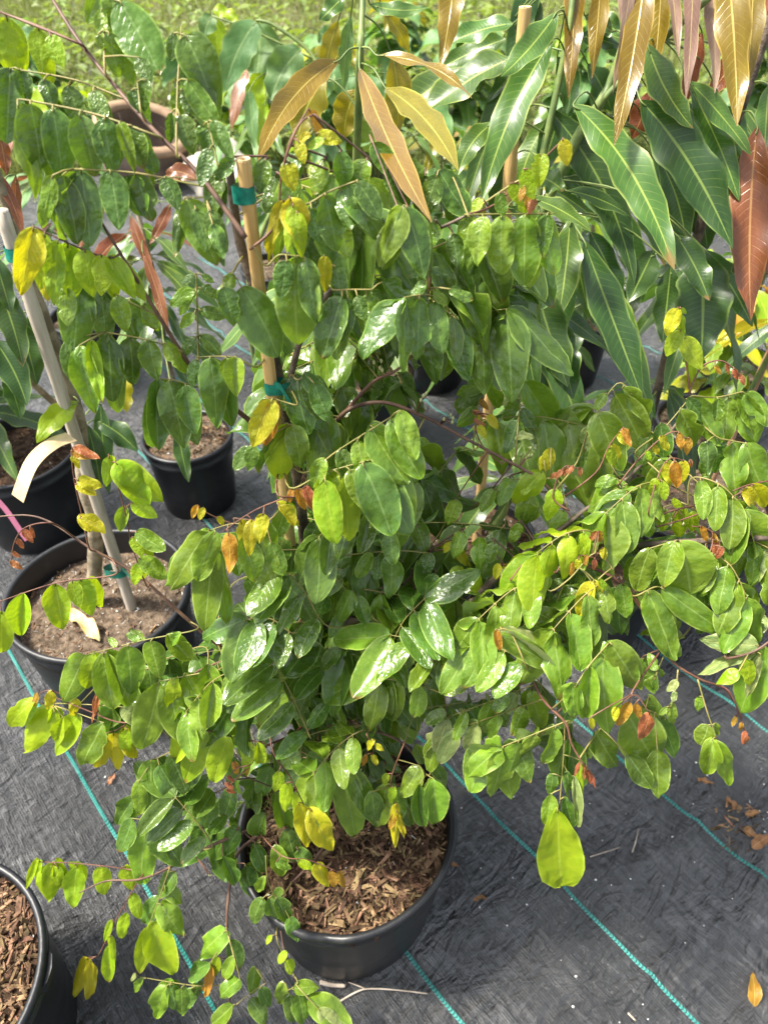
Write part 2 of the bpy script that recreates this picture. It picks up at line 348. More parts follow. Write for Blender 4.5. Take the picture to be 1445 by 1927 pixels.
# ------------------------------------------------------------------ pots
def lathe(mb, prof, n=72, wob=0.0, ph=0.0, notch=None, mi=0):
    vs = []; fs = []; uv = []
    for j, (r, z) in enumerate(prof):
        for k in range(n):
            a = 2*math.pi*k/n
            rr = r*(1+wob*math.sin(2*a+ph)+wob*.6*math.sin(3*a+2*ph)); zz = z
            if notch and z > notch[2]:
                g = math.exp(-((a-notch[0]+math.pi) % (2*math.pi)-math.pi)**2/notch[1]**2)
                zz -= .012*g; rr -= .006*g
            vs.append((rr*math.cos(a), rr*math.sin(a), zz)); uv.append((k/n, z))
    for j in range(len(prof)-1):
        for k in range(n):
            k2 = (k+1) % n
            fs.append((j*n+k, j*n+k2, (j+1)*n+k2, (j+1)*n+k))
    mb.add(vs, fs, uv, mi)
def chips(n, R, zc, smin, smax, zf, seed, flat=.5):
    rs = random.Random(seed); mb = MB()
    for i in range(n):
        a = rs.uniform(0, 6.2832); r = R*math.sqrt(rs.random())
        L = rs.uniform(smin, smax)*(1 if rs.random() < .85 else 1.7); wd = L*rs.uniform(.09, .26); th = wd*rs.uniform(.25, .6)
        x, y = r*math.cos(a), r*math.sin(a)
        M = Matrix.Translation((x, y, zf(x, y)+th*.4+rs.uniform(0, .004))) @ Matrix.Rotation(rs.uniform(0, 6.28), 4, 'Z') @ Matrix.Rotation(rs.gauss(0, flat), 4, 'Y') @ Matrix.Rotation(rs.gauss(0, flat), 4, 'X')
        j = lambda: rs.uniform(.6, 1.1)
        vs = [M @ Vector(p) for p in ((-L/2*j(), -wd/2*j(), -th/2), (L/2*j(), -wd/2*j(), -th/2), (L/2*j(), wd/2*j(), -th/2), (-L/2*j(), wd/2*j(), -th/2),
              (-L/2*j(), -wd/2*j(), th/2), (L/2*j(), -wd/2*j(), th/2), (L/2*j(), wd/2*j(), th/2), (-L/2*j(), wd/2*j(), th/2))]
        mb.add(vs, [(0, 3, 2, 1), (4, 5, 6, 7), (0, 1, 5, 4), (1, 2, 6, 5), (2, 3, 7, 6), (3, 0, 4, 7)])
    return mb
def make_pot(loc, R, H, label, soil=None, nchip=0, chip=(.012, .035), wob=.006, ph=0., notch=None, lug=None, depth=.028, perl=40, detail=True, seed=1, group='black nursery pots'):
    e = empty('nursery_pot', loc, label, 'pot', group); T = Vector(loc)
    b = R*.84; t = .003
    z1 = H-.045
    prof = [(0.001, .004), (b-.012, .004), (b, .010), (b+(R-b)*.5-.002, z1*.5), (R-.006, z1), (R-.001, z1+.004), (R-.001, z1+.012), (R-.0035, z1+.014), (R-.0035, H-.012)]
    mb = MB(); lathe(mb, prof, 72 if detail else 40, wob, ph, notch and (notch[0], notch[1], H-.03))
    inner = [(R-.0045-t, H-.012), (R-.010-t, z1), (b+(R-b)*.5-.005, z1*.5)]
    lathe(mb, inner, 72 if detail else 40, wob, ph)
    w_ = mb.mesh('pot_wall'); o = link('pot_wall', w_, e, M_pot); o.location = (0, 0, 0)
    mb = MB(); rim = [(R-.0075, H-.014), (R-.0075, H-.004), (R-.005, H), (R+.001, H+.001), (R+.004, H-.003), (R+.004, H-.010), (R-.002, H-.013)]
    lathe(mb, rim, 72 if detail else 40, wob, ph, notch and (notch[0], notch[1], H-.03))
    o = link('pot_rim', mb.mesh('pot_rim'), e, M_pot); o.location = (0, 0, 0)
    if lug is not None:
        mb = MB()
        for sgn in (0,):
            a = lug; c = Vector((math.cos(a), math.sin(a), 0)); s_ = Vector((-math.sin(a), math.cos(a), 0))
            pts = [c*(R-.002)+s_*-.03, c*(R+.010)+s_*-.018, c*(R+.013), c*(R+.010)+s_*.018, c*(R-.002)+s_*.03]
            v = [];
            for p in pts: v += [p+Vector((0, 0, H-.012)), p+Vector((0, 0, H-.045))-c*.008]
            n = len(pts); f = [(2*i, 2*i+1, 2*i+3, 2*i+2) for i in range(n-1)]+[tuple(2*i for i in range(n))]
            mb.add(v, f)
        o = link('lift_lug', mb.mesh('lift_lug', False), e, M_pot); o.location = (0, 0, 0)
    sz = H-depth; rs = R-.007
    def zf(x, y):
        q = Vector((x, y, seed*3.1))
        return sz+.010*noise.noise(q*14)+.006*noise.noise(q*40)+.010*(1-min(1, (x*x+y*y)/(rs*rs)))
    mb = MB(); nr, na = (22, 64) if detail else (8, 32); vs = [(0, 0, zf(0, 0))]; fs = []
    for i in range(1, nr+1):
        for k in range(na):
            a = 2*math.pi*k/na; r = rs*i/nr*(1+wob*math.sin(2*a+ph)+wob*.6*math.sin(3*a+2*ph)); x, y = r*math.cos(a), r*math.sin(a); vs.append((x, y, zf(x, y)))
    for k in range(na): fs.append((0, 1+k, 1+(k+1) % na))
    for i in range(nr-1):
        for k in range(na):
            k2 = (k+1) % na; fs.append((1+i*na+k, 1+(i+1)*na+k, 1+(i+1)*na+k2, 1+i*na+k2))
    mb.add(vs, fs); o = link('potting_soil', mb.mesh('potting_soil'), e, soil or M_soil); o.location = (0, 0, 0)
    if nchip:
        o = link('bark_chips', chips(nchip, rs*.97, sz, chip[0], chip[1], zf, seed).mesh('bark_chips', False), e, M_chip); o.location = (0, 0, 0); o['kind'] = 'stuff'
    if perl:
        o = link('perlite_grains', chips(perl, rs*.95, sz, .003, .007, zf, seed+50, .9).mesh('perlite_grains', False), e, M_perl); o.location = (0, 0, 0); o['kind'] = 'stuff'
    return e
POT = (-.06, .545, 0)
make_pot(POT, .170, .29, 'large black nursery pot full of bark chips under the pinnate-leaved sapling', M_soil, 2500, (.004, .024), .017, .6, (math.radians(262), .10), None, .030, 40, seed=2)
make_pot((-.652, .318, 0), .174, .29, 'black nursery pot with side lug and coarse bark mulch, no plant showing', M_soil, 3600, (.004, .026), .010, 1.2, None, math.radians(8), .020, 30, seed=3)
make_pot((-.600, 1.045, 0), .186, .29, 'wide black nursery pot holding the pale stake and grey mango trunk', M_soil2, 500, (.004, .014), .012, 2.1, None, None, .060, 260, seed=4)
make_pot((-.975, 1.56, 0), .160, .27, 'black nursery pot with dark soil behind the wide pot with the pale stake', M_soil, 150, (.006, .02), .006, .3, None, None, .035, 80, seed=5)
make_pot((-.545, 1.665, 0), .122, .24, 'small straight-sided black nursery pot with light brown chips', M_soil2, 420, (.006, .02), .004, 1., None, None, .018, 60, seed=6)
make_pot((.765, 1.36, 0), .178, .28, 'black nursery pot with brown soil behind the right-hand foliage', M_soil2, 300, (.005, .018), .006, 1.6, None, None, .040, 160, seed=7)
make_pot((.215, 1.245, 0), .135, .26, 'black nursery pot at the foot of the thick bamboo stake', M_soil, 200, (.006, .02), .005, .2, None, None, .030, 60, seed=8)
make_pot((.50, 1.17, 0), .135, .26, 'black nursery pot hidden under the long dark leaves', M_soil, 200, (.006, .02), .005, .9, None, None, .030, 60, seed=9)
make_pot((-.115, 1.22, 0), .135, .26, 'black nursery pot of the bronze-leaved mango behind the sapling', M_soil, 200, (.006, .02), .005, 1.9, None, None, .030, 60, seed=10)
make_pot((.46, 1.90, 0), .130, .25, 'black nursery pot with mulch in the second row', M_soil2, 300, (.006, .022), .005, 1.9, None, None, .025, 60, False, seed=11)
make_pot((-.03, 1.98, 0), .130, .25, 'black nursery pot in the second row beside the bamboo stake', M_soil2, 200, (.006, .022), .005, 1.9, None, None, .025, 60, False, seed=12)
make_pot((.66, 2.35, 0), .130, .25, 'black nursery pot with red-brown soil in the third row', M_soil2, 150, (.006, .022), .005, 1.9, None, None, .025, 40, False, seed=13)
make_pot((1.10, 2.05, 0), .130, .25, 'black nursery pot of the yellow and red leaved shrub', M_soil2, 100, (.006, .022), .005, 1.9, None, None, .025, 40, False, seed=14)
make_pot((.32, 2.75, 0), .130, .25, 'black nursery pot standing far back on the cloth', M_soil2, 100, (.006, .022), .005, 1.9, None, None, .025, 40, False, seed=15)
make_pot((1.50, 5.45, -.06), .17, .36, 'far black nursery pot standing in the grass behind the mango leaves', M_soil2, 100, (.006, .022), .005, 1.9, None, None, .03, 20, False, seed=16)

for x_, y_, l_, sd_ in ((.90, 1.72, 'black nursery pot of the yellow-green shrub in the second row', 21), (1.30, 1.66, 'black nursery pot beside the pot of the yellow-green shrub', 22), (.17, 2.33, 'black nursery pot in the third row behind the thick bamboo stake', 23), (-.42, 2.75, 'black nursery pot far back behind the small straight-sided pot', 24), (-1.02, 2.35, 'black nursery pot far back at the left beside the pale stake', 25)):
    make_pot((x_, y_, 0), .130, .25, l_, M_soil2, 100, (.006, .022), .005, 1.9, None, None, .025, 40, False, seed=sd_)
# clay bowl and stone in the grass
e = empty('clay_pot', (-1.43, 4.55, -.05), 'tilted grey-brown clay pot lying in the grass', 'pot')
mb = MB(); lathe(mb, [(.001, .0), (.17, .0), (.21, .06), (.245, .20), (.25, .30), (.235, .36)], 56, .004)
lathe(mb, [(.205, .36), (.21, .28), (.18, .06), (.001, .04)], 56, .004)
o = link('pot_body', mb.mesh('pot_body'), e, M_clay); o.location = (0, 0, 0)
mb = MB(); lathe(mb, [(.20, .355), (.205, .375), (.24, .382), (.265, .37), (.265, .345), (.23, .335)], 56, .004)
o = link('pot_rim', mb.mesh('pot_rim'), e, simple_mat('clay_rim', srgb(124,100,78), srgb(150,124,98), 8, .75, .3, .003)); o.location = (0, 0, 0)
e.rotation_euler = (math.radians(12), math.radians(16), 0)
mb = MB(); bm = bmesh.new(); bmesh.ops.create_icosphere(bm, subdivisions=4, radius=1)
for v in bm.verts:
    n_ = noise.noise(v.co*1.6+Vector((4, 1, 2)))*.3+noise.noise(v.co*5)*.06
    v.co = Vector((v.co.x*.20, v.co.y*.17, max(-.5, v.co.z)*.19))*(1+n_)
me = bpy.data.meshes.new('stone'); bm.to_mesh(me); bm.free(); smooth(me)
o = link('stone', me, None, M_stone); o.location = (-.90, 4.35, .06); tag(o, 'pale grey stone block beside the clay pot', 'stone')

# ------------------------------------------------------------------ leaves
def profile(kind, t):
    if kind == 'lance':
        return math.sin(min(1, t/.38)*math.pi/2)**.85*(1 if t < .45 else math.cos((t-.45)/.55*math.pi/2)**.85)
    if kind == 'strap': a, b = .62, .92
    elif kind == 'ovate': a, b = .48, .80
    elif kind == 'ell': a, b = .50, .62
    elif kind == 'round': a, b = .50, .56
    elif kind == 'obov': a, b = .74, .52
    else: a, b = .55, .65
    pk = a/(a+b); mx = pk**a*(1-pk)**b
    return (max(t, 0)**a*max(1-t, 0)**b)/mx
def unit_leaf(kind, seed, nl=12, nw=6, crumple=1.0, wild=False):
    """unit leaf: base at origin, +Y to the tip, +Z upper face, width 1 and length 1"""
    hero = kind.endswith("!"); kind = kind.rstrip("!")
    r = random.Random(seed)
    bend = r.uniform(-.06, .30); fold = r.uniform(-.05, .26); cup = r.uniform(-.14, .24); wv = r.uniform(.01, .085)*crumple; ph = r.uniform(0, 6); tw = r.uniform(-.35, .35)*crumple
    side = r.uniform(-.10, .10); bl = r.uniform(.010, .026)*crumple; tipc = r.choice([0, 0, .08, .16])
    asym = r.uniform(-.12, .12); bite = r.uniform(.25, .85) if r.random() < (.5 if wild else .12) else None; bs = r.choice((-1, 1)); bw = r.uniform(.04, .08); bd = r.uniform(.25, .55)
    if wild:
        if r.random() < .5: fold += .45
        else: tw += r.choice((-1, 1))*.9; bend += .15
    else: tw *= .5; bend *= .7
    if hero: bite = None; fold = r.uniform(.0, .14); tw *= .35; bend = r.uniform(.02, .16); cup *= .6; wv *= .7
    mb = MB(); vs = []; uv = []
    for i in range(nl+1):
        t = .5-.5*math.cos(math.pi*i/nl); t = .88*t+.12*i/nl
        hw = profile(kind, min(max(t, .0008), .9995))*.5
        for k in range(nw+1):
            s = -1+2*k/nw
            x = s*hw*(1+asym*(1 if s > 0 else -1)+.05*noise.noise((t*6, seed*1.7, 4 if s > 0 else 9)))
            if bite and s*bs > 0: x *= 1-bd*math.exp(-((t-bite)/bw)**2)
            z = -bend*t*t-tipc*max(0, t-.7)**2*3+fold*abs(x)-cup*(x*2)**2*.5+wv*abs(s)**2*math.sin(9*t+ph+(0 if s > 0 else 1.4))+bl*noise.noise((x*6+seed, t*7, seed*.37))*2.2
            a = tw*(t-.3); x2 = x*math.cos(a)*1.0; z2 = z+x*math.sin(a)
            vs.append((x2+side*math.sin(math.pi*t)*.6, t*(1-.04*bend), z2)); uv.append(((s+1)/2, t))
    fs = [(i*(nw+1)+k, i*(nw+1)+k+1, (i+1)*(nw+1)+k+1, (i+1)*(nw+1)+k) for i in range(nl) for k in range(nw)]
    mb.add(vs, fs, uv); return mb
LIB = {}
def leaf_var(cls, kind):
    i = random.randrange(10) if random.random() < .84 else 10+random.randrange(6); k = (cls, kind, i)
    if k not in LIB:
        seed = hash_s(cls+kind)*10+i
        mb = unit_leaf(kind, seed, 15, 6, .5 if cls in ('b', 'm') and i % 2 else 1.0, i >= 10)
        me = mb.mesh('leaflet'); me.materials.append(G[cls]); LIB[k] = (me, mb)
    return k
def hash_s(s): return sum((i+3)*ord(c) for i, c in enumerate(s)) % 997
def frame(p0, p1, nref, roll=0.0):
    y = (p1-p0); y.normalize()
    z = nref-y*nref.dot(y)
    if z.length < 1e-4: z = Vector((0, 0, 1))-y*y.z
    z.normalize(); x = y.cross(z)
    if roll:
        x, z = x*math.cos(roll)+z*math.sin(roll), z*math.cos(roll)-x*math.sin(roll)
    return x, y, z
def leaf_matrix(p0, p1, W, nref, roll=0.0, flip=False):
    x, y, z = frame(p0, p1, nref, roll)
    if flip: z = -z; x = -x
    L = (p1-p0).length
    M = Matrix(((x.x*W, y.x*L, z.x*L, p0.x), (x.y*W, y.y*L, z.y*L, p0.y), (x.z*W, y.z*L, z.z*L, p0.z), (0, 0, 0, 1)))
    return M

# ================================================================== the main sapling
def lerp_tab(tab, x):
    if x <= tab[0][0]: return tab[0][1]
    for (a, b), (c, d) in zip(tab, tab[1:]):
        if x <= c: return b+(d-b)*(x-a)/(c-a)
    return tab[-1][1]
def dfun(x, y):
    dl = lerp_tab([(0, .585), (300, .575), (600, .655), (900, .775), (1200, .885), (1500, 1.01), (1900, 1.12)], y)
    dr = lerp_tab([(250, .60), (450, .66), (650, .76), (900, .80), (1300, .80), (1700, .83)], y)
    k = min(1, max(0, (x-790)/140)); d = dl*(1-k)+dr*k
    if 690 < x < 880 and 250 < y < 385: d += .10
    if 805 < x < 1045 and 630 < y < 775: d += .20
    return d
def TP(l, dd=0.0, dabs=None):
    out = []
    for q in l:
        if len(q) == 3: out.append(at(*q))
        else: out.append(at(q[0], q[1], (dabs if dabs is not None else dfun(*q)+dd)))
    return out
sap = empty('pinnate_leaved_sapling', (POT[0]-.045, POT[1]+.07, .262), 'bushy pinnate-leaved sapling with lime and russet new growth tied to the bamboo stake', 'sapling')
BR = []        # (samples)
def branch(pts, r0, r1, mat, name='branch', sides=7, rough=.18, parent=sap, reg=True):
    c = catmull(pts, 5); mb = MB(); tube(mb, c, r0, r1, sides, rough=rough)
    if reg: BR.append(c)
    return link(name, mb.mesh(name), parent, mat)
trunk_pts = [Vector((sap.location.x, sap.location.y, .245))]+[at(x, y, dY(y, .634)) for x, y in ((594, 1380), (588, 1250), (580, 1100), (560, 900), (532, 740), (494, 590), (452, 455), (436, 350), (430, 287))]
branch(trunk_pts, .0085, .0032, M_bark, 'trunk', 10)
B = [
 ([(462,447,.588),(420,388,.585),(370,322,.585),(290,245,.585),(222,168,.59),(150,78,.595),(100,0,.60),(60,-60,.60)], .0026, .0015, M_twig),
 ([(150,82,.595),(75,50,.595),(0,22,.60),(-40,5,.6)], .0015, .0008, M_red),
 ([(566,885,.79),(466,788,.745),(415,750,.72),(360,690,.70),(310,612,.67),(260,530,.64),(220,465,.62),(186,410,.61)], .0032, .0013, M_twig),
 ([(570,905,.81),(600,840,.80),(650,775,.775),(720,757,.765),(800,785,.765),(870,822,.77),(950,865,.775),(1015,902,.78),(1070,960,.79)], .0030, .0014, M_twig),
 ([(650,775,.775),(700,720,.765),(755,690,.76),(790,630,.74),(806,560,.72),(812,480,.70)], .0028, .0012, M_red),
 ([(540,740,.735),(570,630,.70),(625,545,.68),(690,495,.67),(757,457,.665),(830,428,.66),(880,404,.655)], .0038, .0014, M_bark),
 ([(470,470,.60),(520,420,.60),(530,330,.585),(560,240,.57),(590,215,.57)], .0016, .0008, M_red),
 ([(588,1180,1.0),(740,1155,.93),(860,1150,.875),(935,1085,.84),(985,1058,.82),(1060,1036,.805),(1200,1026,.795),(1330,1018,.785),(1480,1010,.78)], .0060, .0038, M_bark),
 ([(938,1085,.84),(1000,1032,.825),(1045,1003,.82),(1100,960,.81),(1150,925,.805),(1230,850,.80),(1300,760,.79)], .0040, .0015, M_bark),
 ([(1040,1042,.81),(1150,1085,.80),(1210,1150,.80),(1255,1235,.80),(1312,1276,.80),(1365,1298,.81),(1395,1350,.82)], .0030, .0010, M_red),
 ([(1365,1240,.78),(1420,1225,.76),(1480,1180,.76)], .0016, .0012, M_twig),
 ([(870,1145,.87),(930,1185,.83),(990,1255,.81),(1020,1315,.80),(1063,1360,.79),(1075,1400,.79),(1098,1440,.79)], .0032, .0010, M_red),
 ([(1180,1027,.795),(1240,970,.79),(1330,945,.79),(1400,915,.79),(1445,905,.79)], .0018, .0009, M_red),
 ([(585,1300,1.05),(520,1275,1.0),(450,1240,.97),(400,1205,.95),(330,1145,.93),(270,1090,.92),(215,1055,.91),(168,1030,.90),(100,985,.90),(55,970,.90),(0,972,.90)], .0036, .0010, M_twig),
 ([(590,1350,1.10),(545,1385,1.04),(500,1405,1.01),(470,1440,1.0),(430,1480,1.0)], .0025, .0012, M_red),
 ([(592,1330,1.09),(680,1365,1.04),(760,1400,1.02),(800,1460,1.02)], .0030, .0012, M_twig),
 ([(597,1460,1.19),(500,1545,1.12),(400,1590,1.08),(320,1632,1.05),(262,1655,1.035),(200,1658,1.03),(150,1680,1.02)], .0034, .0009, M_twig),
 ([(590,1470,1.21),(500,1560,1.16),(445,1610,1.13),(430,1690,1.11),(427,1760,1.11),(432,1850,1.13),(432,1945,1.14)], .0034, .0020, M_twig),
 ([(430,1240,.965),(360,1270,.95),(290,1330,.94),(235,1360,.935),(160,1335,.93),(100,1310,.93)], .0020, .0008, M_red),
 ([(585,1250,1.04),(640,1200,.96),(700,1160,.93),(760,1100,.90),(800,1040,.87)], .0030, .0012, M_twig),
 ([(575,1050,.93),(540,1010,.89),(500,985,.86),(440,975,.85)], .0030, .0012, M_twig),
 ([(598,1490,1.22),(620,1560,1.16),(590,1620,1.13),(530,1690,1.13),(535,1790,1.12),(560,1850,1.13)], .0026, .0010, M_twig),
]
for pts, r0, r1, m in B: branch(TP(pts), r0*(.72 if m is M_red else .9), r1*.85, m)
ALLB = [p for c in BR for p in c]
def nearest_branch(p):
    return min(ALLB, key=lambda q: (q-p).length_squared)

LEAVES = []      # dict(gid, key, M, area)
STALKS = []      # dict(pts list of polylines, mat)
def add_leaf(gid, cls, p0, p1, W, nref, roll=0., flip=False, kind=None, hero=0):
    kind = kind or random.choice({'y': ['ovate'], 'b': ['ovate', 'ell', 'ovate'], 'o': ['ovate'], 'r': ['ovate'], 'u': ['ell', 'ovate']}.get(cls, ['ell', 'ovate']))
    M = leaf_matrix(p0, p1, W, nref, roll, flip)
    px, py, d = proj((p0+p1)*.5)
    on = -60 < px < 1505 and -60 < py < 1990
    LEAVES.append(dict(g=gid, k=leaf_var(cls, kind), M=M, a=((p1-p0).length*W/(d*d) if on else 0)*(1+hero), on=on))
def G_(pts, leaves, cls='g', dd=0.0, stalk=None, r=.0011, twin=.6, attach=True, k=(.10, .45)):
    """one compound leaf: stalk polyline and its leaflets (base, tip, width in photo pixels, turned to metres by their depth)"""
    gid = len(STALKS)
    P = TP(pts, dd)
    if attach:
        nb = nearest_branch(P[0])
        if .004 < (nb-P[0]).length < .26: P = [nb]+P
    C = catmull(P, 5)
    lines = [(C, r, r*.6)]
    for q in leaves:
        bx, by, tx, ty, wpx = q[:5]; c = q[5] if len(q) > 5 else cls
        opt = q[6] if len(q) > 6 else {}
        near = min(C, key=lambda s: (proj(s)[0]-bx)**2+(proj(s)[1]-by)**2)
        d0 = proj(near)[2]+opt.get('d', rnd(-.012, .006)); p0 = at(bx, by, d0)
        Lr = math.hypot(tx-bx, ty-by)*d0/FPX
        p1 = at(tx, ty, d0+opt.get('k', rnd(*k))*Lr); p1 = p0+(p1-p0)*1.07
        W = min(wpx, (1. if opt.get('s') == 'round' else .46 if c in 'or' else .55)*math.hypot(tx-bx, ty-by))*d0/FPX*1.05
        tc = (CAM-p0).normalized()
        nref = tc*.8+Vector((rnd(-.15, .15), rnd(-.1, .1), .5+rnd(-.2, .2)))
        flip = opt.get('flip', False)
        add_leaf(gid, c, p0, p1, W, nref, opt.get('roll', rnd(-.14, .14)), flip, (opt['s']+'!') if 's' in opt else None, hero=1.5)
        lines.append(([near, (near+p0)*.5+Vector((0, 0, .001)), p0, p0+(p1-p0)*.06], .0008, .0006))
        if random.random() < twin*.8 and c not in ('o', 'r'):
            s = rnd(.85, 1.0); jx = random.choice((-1, 1))*rnd(.12, .26)*Lr; 
            d2 = p1-p0; side = Vector((1, 0, 0)) if abs(d2.normalized().x) < .7 else Vector((0, .5, 1))
            q1 = p0+d2*s+side*jx+FWD*rnd(.01, .03)
            q0 = near+FWD*.006
            add_leaf(gid, c, q0, q1, W*rnd(.85, 1.0), nref+Vector((rnd(-.3, .3), .2, 0)), rnd(-.15, .15))
    STALKS.append(dict(lines=lines, mat=stalk or M_stalk))
def A_(b, t, n, L, cls='g', droop=.7, dd=0., dt=None, arc=0.0, stalk=None, term=True, wr=.43, kind=None, r=.0010, hero=.4, attach=True):
    """compound leaf grown by rule between two points; L = leaflet length in metres at the far end"""
    gid = len(STALKS)
    P0 = b if isinstance(b, Vector) else TP([b], dd)[0]
    P1 = t if isinstance(t, Vector) else TP([t], dd if dt is None else dt)[0]
    if attach:
        nb = nearest_branch(P0)
        pre = [nb] if .004 < (nb-P0).length < .16 else []
    else: pre = []
    mid = (P0+P1)*.5+Vector((0, 0, arc))
    C = catmull(pre+[P0, mid, P1], 6); lines = [(C, r, r*.55)]
    core = C[6*len(pre):]
    for i in range(n):
        t_ = .18+.80*i/max(n-1, 1) if n > 1 else .9
        f = t_*(len(core)-1); i0 = min(int(f), len(core)-2); p = core[i0].lerp(core[i0+1], f-i0)
        ra = (core[min(i0+2, len(core)-1)]-core[max(i0-1, 0)]).normalized()
        s = ra.cross(Vector((0, 0, 1)))
        if s.length < .15: s = ra.cross(Vector((0, 1, 0)))
        s.normalize(); ll = L*(.58+.42*t_)*rnd(.88, 1.1)
        for sg in (1, -1):
            dr = min(1, max(0, droop+rnd(-.06, .06)))
            dv = (Vector((0, 0, -1))*dr*1.05+s*sg*(1.0-dr*.78)+ra*rnd(.20, .34)+Vector((rnd(-.06, .06), rnd(-.06, .06), 0))).normalized()
            nr = Vector((0, 0, 1))*(1.15-dr)+s*sg*(dr*.9)+Vector((rnd(-.2, .2), rnd(-.2, .2), 0))
            p0 = p+dv*.003
            c = cls if isinstance(cls, str) else random.choice(cls)
            add_leaf(gid, c, p0, p0+dv*ll, ll*wr*rnd(.88, 1.12), nr, rnd(-.25, .25), False, kind, hero)
            lines.append(([p, p0, p0+dv*ll*.05], .0007, .0005))
    if term:
        ra = (C[-1]-C[-3]).normalized(); dv = (ra*.8+Vector((0, 0, -droop))).normalized(); ll = L*rnd(.95, 1.15)
        c = cls if isinstance(cls, str) else random.choice(cls)
        add_leaf(gid, c, P1, P1+dv*ll, ll*wr, (CAM-P1).normalized()*.4+Vector((0, 0, .8)), rnd(-.3, .3), False, kind, hero)
    STALKS.append(dict(lines=lines, mat=stalk or M_stalk))

F = {'flip': True}
# --- upper left branch
G_([(150,82),(75,52),(0,22)], [(14,34,34,136,52,'b'),(74,54,78,130,38,'b'),(96,66,117,122,32,'b'),(-8,28,-14,120,50,'b')], 'b', stalk=M_red)
G_([(228,183),(140,150),(40,132)], [(176,170,196,226,44,'m'),(130,160,148,228,48,'m'),(84,148,100,205,50,'m'),(20,128,12,262,66,'m'),(42,132,52,190,40,'m')], 'm', dd=.012)
G_([(288,253),(180,215),(60,190),(33,187)], [(240,236,270,306,44,'m'),(197,222,214,314,50,'m'),(150,216,178,326,58,'m'),(100,204,122,340,60,'m'),(58,196,78,312,66,'m'),(34,198,76,366,44,'g',{'roll':.7}),(225,232,252,314,26,'g'),(165,222,160,310,30,'g')], 'm', dd=-.006)
G_([(382,350),(260,326),(140,318)], [(310,333,336,392,46,'m'),(258,328,286,410,52,'m'),(208,322,222,427,54,'m'),(152,320,168,455,62,'m'),(118,330,148,452,54,'m'),(100,330,70,425,34,'g'),(245,330,270,405,34,'m')], 'm')
G_([(198,132),(197,60),(198,-10)], [(206,62,224,140,38,'g'),(226,2,296,130,86,'m',{'roll':-.1,'s':'ell'}),(262,108,282,160,36,'m'),(192,18,190,68,24,'g'),(186,64,192,90,14,'g'),(210,-10,222,60,40,'g'),(190,-20,165,40,30,'g')], 'm')
G_([(266,210),(262,180),(259,155)], [(276,150,268,207,40,'m'),(248,170,262,208,22,'m')], 'm', twin=.2)
G_([(333,288),(334,180),(342,48)], [(350,68,410,192,74,'m'),(345,108,396,212,60,'m'),(352,150,408,228,40,'g'),(338,216,362,286,38,'m'),(324,212,320,266,20,'m'),(328,62,322,112,22,'m'),(334,164,326,206,18,'g'),(346,168,354,212,20,'m')], 'm')
G_([(418,380),(410,310),(392,230)], [(398,228,438,300,30,'m'),(392,240,400,300,36,'m'),(396,278,378,345,30,'m'),(408,326,394,402,40,'m'),(443,302,408,338,30,'m'),(384,236,372,270,20,'m')], 'm')
G_([(385,370),(352,372)], [(352,376,404,492,64,'g'),(346,376,330,478,28,'m'),(396,394,424,472,38,'m'),(368,392,388,470,34,'m'),(400,420,420,484,30,'m')], 'm')
G_([(200,485),(130,458),(63,425)], [(64,428,46,552,52,'y',{'roll':.4}),(86,440,74,540,40,'b'),(110,452,104,566,40,'b'),(128,460,136,562,50,'b'),(160,470,176,556,44,'b'),(192,480,190,552,38,'b'),(206,482,252,556,40,'b')], 'b', stalk=M_twig, twin=.8)
# --- left middle branch
G_([(290,590),(230,562),(145,522)], [(150,530,136,668,66,'m'),(190,545,200,642,48,'m'),(245,560,250,640,44,'m'),(272,570,292,618,32,'g'),(120,540,128,610,40,'g'),(222,556,236,622,36,'g')], 'm', dd=.01)
G_([(340,660),(280,640),(200,625)], [(205,632,210,750,58,'m'),(245,635,252,726,48,'m'),(280,640,296,712,44,'m'),(312,645,340,692,36,'g'),(150,650,176,772,50,'g'),(172,640,192,752,28,'b'),(130,640,150,720,40,'m')], 'm')
G_([(372,728),(330,716),(295,712)], [(296,714,300,840,54,'m',{'roll':.4}),(318,718,346,840,62,'m'),(350,725,368,812,44,'m'),(306,720,312,818,30,'g')], 'm')
G_([(485,690),(440,672),(370,672)], [(396,674,410,802,54,'m'),(445,672,444,742,42,'g'),(370,676,362,725,24,'m'),(425,674,432,720,26,'g')], 'm')
G_([(374,680),(372,600),(370,515)], [(366,546,322,574,42,'g'),(378,542,414,560,32,'m'),(366,590,340,616,32,'g'),(378,584,428,590,34,'m'),(368,634,345,668,24,'m'),(378,630,414,666,32,'m'),(366,520,340,530,26,'m'),(380,518,402,530,24,'m')], 'm', twin=.3, dd=.03)
G_([(445,500),(440,510),(420,522)], [(438,515,412,575,26,'g'),(455,540,520,665,92,'m',{'s':'ell'}),(420,540,440,610,40,'m')], 'm')
G_([(500,500),(525,480),(555,482)], [(556,484,562,646,84,'g',{'s':'ell','roll':0.}),(575,486,598,600,46,'m'),(540,490,528,560,40,'m')], 'g', dd=-.02)
